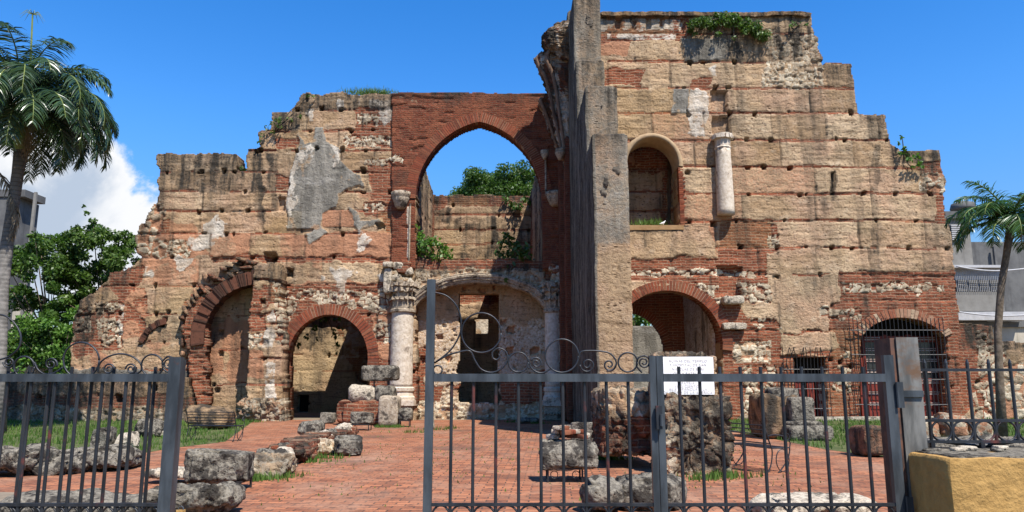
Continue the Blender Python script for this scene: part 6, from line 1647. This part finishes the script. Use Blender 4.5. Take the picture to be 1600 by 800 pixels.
for py, s_ in lines:
    cu = bpy.data.curves.new('inscription', 'FONT'); cu.body = s_; cu.size = .066; cu.align_x = 'CENTER'; cu.extrude = .001; cu.space_character = 1.15
    to = bpy.data.objects.new('inscription', cu); COL.objects.link(to); bpy.context.view_layer.update()
    me = bpy.data.meshes.new_from_object(to.evaluated_get(bpy.context.evaluated_depsgraph_get())); bpy.data.objects.remove(to)
    me.transform(Matrix.Translation((PX(1074, py, Ym)[0], Ym - .0565, ZY(py + 1.8, Ym))) @ Matrix.Rotation(pi / 2, 4, 'X'))
    link('inscription', me, MAT['letter'], tT)
# stump with column base at right
c, s, Y = at(1197, 1262, 612, 686, 687, 1.6)
tS = thing('pier_stump', (c[0], c[1], 0), 'dark pier stump with a grey column base before the small barred window', 'ruin')
block('rubble', (c[0] - .05, c[1] + .2, c[2] - .02), (s[0] * .9, s[1], s[2] * .92), 'ruin', tS, masonry_paint(181, 0, .3, .25, 1, .1), h=.06, amp=.09, rnd=9, seed=182)
x, z = PX(1229, 616, Y + .2); block('top_slab', (x, Y + .7, z), (.82, .8, .36), 'stone', tS, h=.06, amp=.04, rnd=7, seed=183)
x, z = PX(1255, 640, Y - .2); block('drum', (x + .05, Y + .3, z), (.72, .8, .72), 'stone', tS, h=.06, amp=.03, rnd=9, seed=184)
x, z = PX(1258, 668, Y - .2); block('base_moulding', (x + .05, Y + .2, z + .1), (1.02, 1.0, .18), 'stone', tS, h=.06, amp=.03, rnd=5, seed=185); block('base', (x + .1, Y + .15, .2), (1.3, 1.3, .44), 'stone', tS, h=.06, amp=.04, rnd=8, seed=186)
c, s, Y = at(1352, 1392, 666, 714, 715, .9)
o = block('masonry_lump', (0, 0, 0), s, 'ruin', None, masonry_paint(191, .0, .4, .2, .9, .3, earth=.7), h=.045, amp=.08, rnd=7, seed=192); o.location = (c[0], c[1], c[2] - .02); props(o, 'reddish block of old masonry behind the right gate post', 'masonry')
random.seed(41)
for k, (x0, x1, y0, y1, lab) in enumerate(((1438, 1475, 655, 690, 'red rock low behind the fence, nearest the steel post'), (1475, 1520, 648, 690, 'biggest red brown rock behind the fence'), (1520, 1560, 656, 692, 'red rock behind the fence beside the right palm'))):
    stone('rock', lab, x0, x1, y0, y1, 700, .9, 'ruin', 'rock', None, masonry_paint(200 + k, 0, .6, .3, .3, .4, earth=.8), .12, 3.6, .06)
stone('rubble_line', 'low dark kerb of rubble behind the fence with white stones', 1440, 1700, 686, 712, 712, 1.2, 'stone', 'stones', amp=.12, rnd=4, h=.06)

# wrought iron benches
def bench(cx, cy, rot, L, label, S=1.0):
    t = thing('iron_bench', (cx, cy, 0), label, 'bench', None)
    ca, sa_ = cos(rot), sin(rot)
    def w(u, v, z): return (cx + (u * ca - v * sa_) * S, cy + (u * sa_ + v * ca) * S, z * S)
    mb = MB()
    for k in range(7): v = -.05 + .40 * k / 6; mb.tube([w(-L / 2, v, .44), w(L / 2, v, .44)], .012, 5, flat=.02)
    mb.build('seat', MAT['iron_black'], t)
    mb = MB()
    for k in range(5): z = .52 + .33 * k / 4; mb.tube([w(-L / 2, -.08 - .12 * k / 4, z), w(L / 2, -.08 - .12 * k / 4, z)], .012, 5, flat=.02)
    mb.build('backrest', MAT['iron_black'], t)
    for u in (-L / 2, L / 2):
        mb = MB()
        mb.tube([w(u, -.22, .90), w(u, -.12, .60), w(u, -.06, .44), w(u, .36, .44)], .014, 6)
        mb.tube([w(u, .36 - .30 * (1 - cos(a)) / 2 * 1.0, .44 - .44 * sin(a / 2)) for a in np.linspace(0, pi, 12)], .013, 6)
        mb.tube([w(u, -.06 - .16 * sin(a / 2) + .1 * sin(a), .44 - .44 * (1 - cos(a)) / 2) for a in np.linspace(0, pi, 12)], .013, 6)
        mb.tube([w(u, .18 + .15 * cos(a), .22 + .20 * sin(a)) for a in np.linspace(0, 2 * pi, 18)], .010, 6)
        mb.build('leg', MAT['iron_black'], t)
        mb = MB(); pts = [w(u, -.13 + .1 * k, .66 + .02 * sin(k)) for k in range(5)] + [w(u, .30 + .08 * (1 - k / 12) * sin(k * .6) , .62 + .08 * (1 - k / 14) * cos(k * .6)) for k in range(14)]
        mb.tube(pts, .012, 6); mb.tube([w(u, .36, .44), w(u, .38, .52), w(u, .34, .6)], .012, 6); mb.build('armrest', MAT['iron_black'], t)
Yn = GP(1190, 735)[1]
bench(PX(1178, 700, Yn)[0], Yn + .15, R(-68), 1.25, 'scrolled iron bench beside the tablet pedestal, turned to the right', 1.0)
Yn = GP(330, 690)[1]
bench(PX(325, 690, Yn)[0], Yn + .3, R(-12), 1.6, 'scrolled iron bench on the left lawn before the slumped masonry', .95)

# grass tufts at the feet of stones
for i, (pts, lab, n) in enumerate((([(360, 752), (395, 750), (420, 746)], 'green grass tuft under the white rubble of the footing', 700), ([(480, 722), (500, 716), (512, 708)], 'green weeds along the brick part of the footing', 420),
        ([(935, 716), (952, 718)], 'dark green tuft at the shaded foot of the tablet pedestal', 300), ([(1130, 747), (1150, 745), (1090, 750)], 'grass at the front foot of the tablet pedestal', 300),
        ([(620, 668), (600, 668)], 'thin grass beside the left column foot', 260), ([(395, 660), (430, 656), (380, 658)], 'grass strip at the foot of the left wall pier', 420), ([(680, 672), (650, 676), (700, 670)], 'sparse grass on the paving behind the tall gate post', 200), ([(840, 662), (800, 660)], 'sparse grass on the paving under the carved arch', 160))):
    tuft(pts, lab, n, (.05, .16), None, .4)

# ================================================================== GATES, FENCE, YELLOW WALL
YG = 7.3
def gx(px, Y=YG): return PX(px, 590, Y)[0]
def gz(py, Y=YG): return ZY(py, Y)
def spiral(cx, cy, r, a0, turns, Y, end=.25, n=40):
    """picture points of a curl that winds in to its middle"""
    return [P3(cx + r * (1 - (1 - end) * i / n) * cos(a0 + turns * 2 * pi * i / n), cy - r * (1 - (1 - end) * i / n) * sin(a0 + turns * 2 * pi * i / n), Y) for i in range(n + 1)]
def circle(cx, cy, r, Y, n=36): return [P3(cx + r * cos(2 * pi * i / n), cy + r * sin(2 * pi * i / n), Y) for i in range(n + 1)]
def smooth(pts, n=8):
    P = [pts[0]] + list(pts) + [pts[-1]]; out = []
    for i in range(1, len(P) - 2):
        for k in range(n):
            t = k / n; q = []
            for d in (0, 1):
                a, b, c, e = P[i - 1][d], P[i][d], P[i + 1][d], P[i + 2][d]
                q.append(.5 * (2 * b + (c - a) * t + (2 * a - 5 * b + 4 * c - e) * t * t + (3 * b - a - 3 * c + e) * t ** 3))
            out.append(tuple(q))
    out.append(tuple(pts[-1])); return out
def gate(label, stiles, rail, bars, Y, spikes, scrolls, zb=None, stile_top=556, ring_d=None, slantx=None):
    """stiles: (px0, px1, py top); rail (px0, px1); bars: list of px"""
    x0, x1 = gx(stiles[0][0], Y), gx(stiles[-1][1], Y)
    t = thing('gate_leaf', ((x0 + x1) / 2, Y, 0), label, 'gate')
    for a, b, tp in stiles:
        mb = MB(); mb.box(gx(a, Y), gx(b, Y), Y - .03, Y + .03, .04, gz(tp, Y)); mb.build('post', MAT['iron'], t)
    ra, rb = gx(rail[0], Y), gx(rail[1], Y); zt, zl = gz(584, Y), gz(596.5, Y)
    mb = MB(); mb.box(ra, rb, Y - .035, Y + .035, zl, zt); mb.build('top_rail', MAT['iron'], t)
    zm = gz(787, Y); zlow = gz(826, Y)
    for zz in (zm, zlow):
        mb = MB(); mb.box(ra, rb, Y - .02, Y + .02, zz - .022, zz + .006); mb.build('rail', MAT['iron_bar'], t)
    for p in bars:
        x = gx(p, Y); mb = MB(); mb.tube([(x, Y, zlow), (x, Y, (zl + zlow) / 2), (x, Y, zl + .002)], .0165, 8)
        if spikes: mb.tube([(x, Y, zt), (x, Y, gz(573, Y))], [.0165, .0165], 8)
        mb.build('bar', MAT['iron_bar'], t, False)
    xs = [ra] + [gx(p, Y) for p in bars] + [rb]
    for a, b in zip(xs[:-1], xs[1:]):
        r = min((b - a) / 2 - .004, .115)
        if r < .05: continue
        mb = MB(); c = ((a + b) / 2, (zm + zlow) / 2 - .008)
        mb.tube([(c[0] + r * cos(2 * pi * i / 28), Y, c[1] + (zm - zlow) / 2 * .93 * sin(2 * pi * i / 28)) for i in range(29)], .010, 6, cap=False, flat=.014); mb.build('ring', MAT['iron_bar'], t, True)
    for s in scrolls:
        mb = MB(); mb.tube(s, .0085, 6, flat=.012); mb.build('scroll', MAT['iron_bar'], t, True)
    return t
Y = YG
sc = [[P3(a, b, Y) for a, b in smooth([(679, 457), (697, 462), (712, 476), (720, 497), (719, 520), (708, 542), (694, 556), (679, 567)])],
      circle(752, 520, 31, Y),
      [P3(a, b, Y) for a, b in smooth([(679, 567), (700, 555), (722, 549), (735, 549), (742, 563), (752, 577), (768, 582), (784, 576), (793, 562), (790, 549), (779, 544), (770, 550), (770, 559), (776, 562), (781, 558), (779, 553)])],
      circle(810, 566, 15.5, Y), circle(684, 578, 7, Y, 20),
      [P3(a, b, Y) for a, b in smooth([(826, 560), (829, 573), (838, 581), (850, 582), (862, 574)])], spiral(838, 567, 9, pi * .9, -1.5, Y),
      circle(878, 556, 26, Y),
      [P3(a, b, Y) for a, b in smooth([(904, 560), (908, 550), (922, 548), (940, 549), (954, 553), (963, 566), (958, 578), (948, 580)])], spiral(952, 570, 10, 0, -1.4, Y), spiral(918, 570, 12, pi, 1.5, Y),
      circle(981, 566, 15, Y), spiral(1006, 566, 10, pi * .5, -1.7, Y), [P3(a, b, Y) for a, b in smooth([(1006, 556), (997, 560), (995, 572), (1003, 582)])]]
gate('grey iron gate leaf with scrolls on top, hung from the tall middle left post', [(665, 678, 437), (1014.5, 1024.5, 556)], (678, 1014.5), [706, 740, 775, 810, 844.5, 879, 913, 947, 981], YG, False, sc)
gate('plain grey iron gate leaf with spikes on top, closed at the right', [(1025.5, 1036, 556), (1381, 1396, 555)], (1036, 1381), [1061, 1093, 1125, 1157, 1189, 1221, 1253, 1285, 1317, 1349], YG, True, [])
Y = YG - .12
def dense(lst): return [P3(a, b, Y) for a, b in smooth(lst)]
sc = [circle(127, 563, 28, Y), circle(238, 571, 17, Y), circle(38, 573, 16, Y), spiral(264, 568, 11, pi * .6, -1.7, Y), dense([(262, 557), (254, 565), (256, 577), (268, 584)]),
      dense([(153, 582), (156, 568), (168, 558), (186, 553), (204, 556), (218, 566), (221, 578), (212, 585)]), spiral(170, 577, 9, 0, 1.6, Y), spiral(205, 577, 9, pi, -1.6, Y),
      dense([(54, 566), (60, 578), (72, 585), (86, 582), (98, 574)]), spiral(80, 569, 10, -.4, 1.7, Y), dense([(-30, 500), (0, 492), (20, 502), (32, 522), (30, 542), (16, 556), (0, 562)]), spiral(14, 566, 9, pi, 1.6, Y), dense([(0, 588), (16, 584), (28, 580)])]
gate('open grey iron gate leaf with scrolls on top at the left, nearest the viewer', [(264, 283, 558)], (-90, 266), [-62, -25, 13, 50, 87, 124, 161, 198, 235], Y, False, sc)
gate('second iron gate leaf with short spikes folded behind the left scrolled leaf', [(-96, -86, 560), (270, 287, 562)], (-86, 270), [-54, -21, 12, 45, 78, 111, 144, 177, 210, 242], Y + .10, True, [])
# padlock and latch
x, z = PX(285, 796, YG - .2); tk_ = thing('padlock', (x, YG - .22, z - .05), 'small brass padlock hanging on the left gate leaf rail', 'padlock')
mb = MB(); mb.box(x - .04, x + .03, YG - .24, YG - .20, z - .06, z); mb.build('body', MAT['yellow'], tk_); mb = MB(); mb.tube([(x - .005 + .025 * cos(a), YG - .22, z + .03 * sin(a)) for a in np.linspace(0, pi, 10)], .006, 6); mb.build('shackle', MAT['iron'], tk_)
x, z = PX(1026, 650, YG); tk_ = thing('gate_latch', (x, YG - .06, z), 'steel latch joining the two closed gate leaves', 'latch')
mb = MB(); mb.box(x - .02, x + .035, YG - .09, YG - .046, z - .12, z + .1); mb.build('plate', MAT['iron_bar'], tk_); mb = MB(); mb.tube([(x + .03, YG - .10, z - .09), (x + .03, YG - .10, z + .02)], .02, 8); mb.build('bolt', MAT['iron'], tk_)
# big steel post
Y2 = 7.45
tpst = thing('gate_post', (gx(1415, Y2), Y2, 0), 'thick steel box post with rust stains and one cross strap', 'post')
mb = MB(); mb.box(gx(1397, Y2), gx(1431, Y2), Y2 - .1, Y2 + .25, 0, gz(528, Y2)); mb.build('front_plate', MAT['rust_post'], tpst)
mb = MB(); mb.box(gx(1389, Y2), gx(1396.5, Y2), Y2 - .08, Y2 + .25, 0, gz(529, Y2)); mb.build('rusty_side', metal_mat('rusty_side_plate', (.09, .05, .035), (.16, .07, .04), .9, .7), tpst)
mb = MB(); mb.box(gx(1397, Y2), gx(1430, Y2), Y2 - .125, Y2 - .102, gz(620, Y2), gz(610, Y2)); mb.build('strap', MAT['iron'], tpst)
for py in (622, 800):
    mb = MB(); xx = gx(1397, YG); mb.box(xx, xx + .05, YG - .06, YG - .04, gz(py + 15, YG), gz(py - 25, YG)); mb.tube([(xx - .005, YG - .05, gz(py + 15, YG)), (xx - .005, YG - .05, gz(py - 25, YG))], .014, 8); mb.build('hinge', MAT['iron'], tpst)
# yellow wall
Yw = 6.7
zt = ZY(716, Yw); xw = PX(1482, 740, Yw)[0]
tyw = thing('boundary_wall', (xw + 2, Yw + .9, 0), 'low ochre yellow stucco wall at the right corner', 'wall')
def wall_box(nm, x0, x1, y0, y1, z0, z1, mat, seed): return block(nm, ((x0 + x1) / 2, (y0 + y1) / 2, (z0 + z1) / 2), (x1 - x0, y1 - y0, z1 - z0), mat, tyw, h=.03, amp=.012, rnd=70, seed=seed, freq=4)
wall_box('stucco', xw, xw + 4.2, Yw, Yw + 1.1, -.05, zt, 'yellow', 221)
wall_box('capping', xw + .06, xw + 4.15, Yw + .04, Yw + 1.06, zt - .08, zt + .012, 'stone', 223)
random.seed(61)
for k in range(9):
    x = xw + .2 + k * .2 + random.uniform(-.05, .05); y = Yw + random.uniform(.35, .8)
    o = block('mortar_chunk', (0, 0, 0), (random.uniform(.09, .2), random.uniform(.08, .15), random.uniform(.03, .06)), 'stone_pale' if k % 3 else 'stone', None, h=.02, amp=.03, rnd=3, seed=230 + k); o.location = (x, y, zt + .03)
    props(o, 'broken mortar chunk lying on top of the ochre wall', 'rubble', 'mortar chunks on the ochre wall')
# fence on the wall
Yf = 7.65
fx0 = PX(1434, 650, Yf)[0]; fx1 = xw + 4.1
tf = thing('iron_fence', (fx0, Yf, zt), 'dark iron railing with a row of rings, set on the ochre wall', 'fence')
def fz(py): return ZY(py, Yf)
for py in (578, 657, 690):
    mb = MB(); mb.box(fx0, fx1, Yf - .015, Yf + .015, fz(py) - .014, fz(py) + .014); mb.build('rail', MAT['iron_bar'], tf)
px = 1450.0; step = 33.7
while True:
    x = PX(px, 630, Yf)[0]
    if x > fx1: break
    mb = MB(); mb.tube([(x, Yf, fz(692)), (x, Yf, fz(567)), (x, Yf, fz(561))], [.017, .017, .006], 8); mb.build('bar', MAT['iron_bar'], tf)
    xn = PX(px + step, 630, Yf)[0]; c = (x + xn) / 2; r = (xn - x) / 2 - .01; zc = (fz(657) + fz(690)) / 2
    mb = MB(); mb.tube([(c + r * cos(a), Yf, zc + (fz(657) - fz(690)) / 2 * .95 * sin(a)) for a in np.linspace(0, 2 * pi, 29)], .011, 6, cap=False, flat=.014); mb.build('ring', MAT['iron_bar'], tf, True)
    px += step
for k in range(8):
    mb = MB(); x = fx0 + .1 + k * .5; mb.box(x, x + .04, Yf - .02, Yf + .02, zt - .02, fz(690)); mb.build('foot', MAT['iron_bar'], tf)
mb = MB(); mb.tube([(xw + .25, Yw + 1.0, zt + .04)] + [(xw + .25 + .18 * k, Yw + 1.0 + .03 * sin(k * 2.1), zt + .05 + .03 * sin(k * 1.3)) for k in range(1, 9)], .022, 7); props(mb.build('cable', MAT['iron_black'], None, True), 'black cable lying along the top of the ochre wall', 'cable')

GROUPS = {'column': 'columns under the carved arch', 'iron_stand': 'iron stands under loose stones', 'stone_block': 'loose stone blocks in the courtyard', 'carved_block': 'carved stones in the courtyard',
          'iron_bench': 'wrought iron benches', 'gate_leaf': 'iron gate leaves', 'palm_tree': 'palm trees', 'vault_springer': 'broken vault springers', 'springer_stone': 'springing stones above the columns',
          'boulder': 'boulders near the gate', 'rock': 'loose rocks', 'stone_slab': 'flat stone slabs', 'bush': 'green bushes', 'shrub': 'plants growing on the masonry', 'masonry_lump': 'fallen masonry lumps',
          'ruined_wall': 'tall ruined walls', 'low_ruined_wall': 'low ruined walls', 'chamber_side_wall': 'chamber side walls', 'garden_wall': 'garden walls', 'cable': 'loose cables', 'rubble_line': 'lines of rubble'}
for o_ in COL.objects:
    k_ = o_.name.split('.')[0]
    if o_.parent is None and k_ in GROUPS and 'group' not in o_ and o_.get('kind') is None: o_['group'] = GROUPS[k_]
# base colours lowered evenly to suit the exposure and deepen shadows; marble, leaves excepted
for m_ in bpy.data.materials:
    if m_.name == 'white_marble' or 'leaf' in m_.name or 'blade' in m_.name or 'frond' in m_.name or not m_.use_nodes: continue
    nt_ = m_.node_tree; b_ = nt_.nodes.get('Principled BSDF')
    if b_ is None or not b_.inputs['Base Color'].is_linked: continue
    src_ = b_.inputs['Base Color'].links[0].from_socket
    lk(nt_, MIX(nt_, 1.0, src_, (.83, .815, .80), 'MULTIPLY'), b_.inputs['Base Color'])
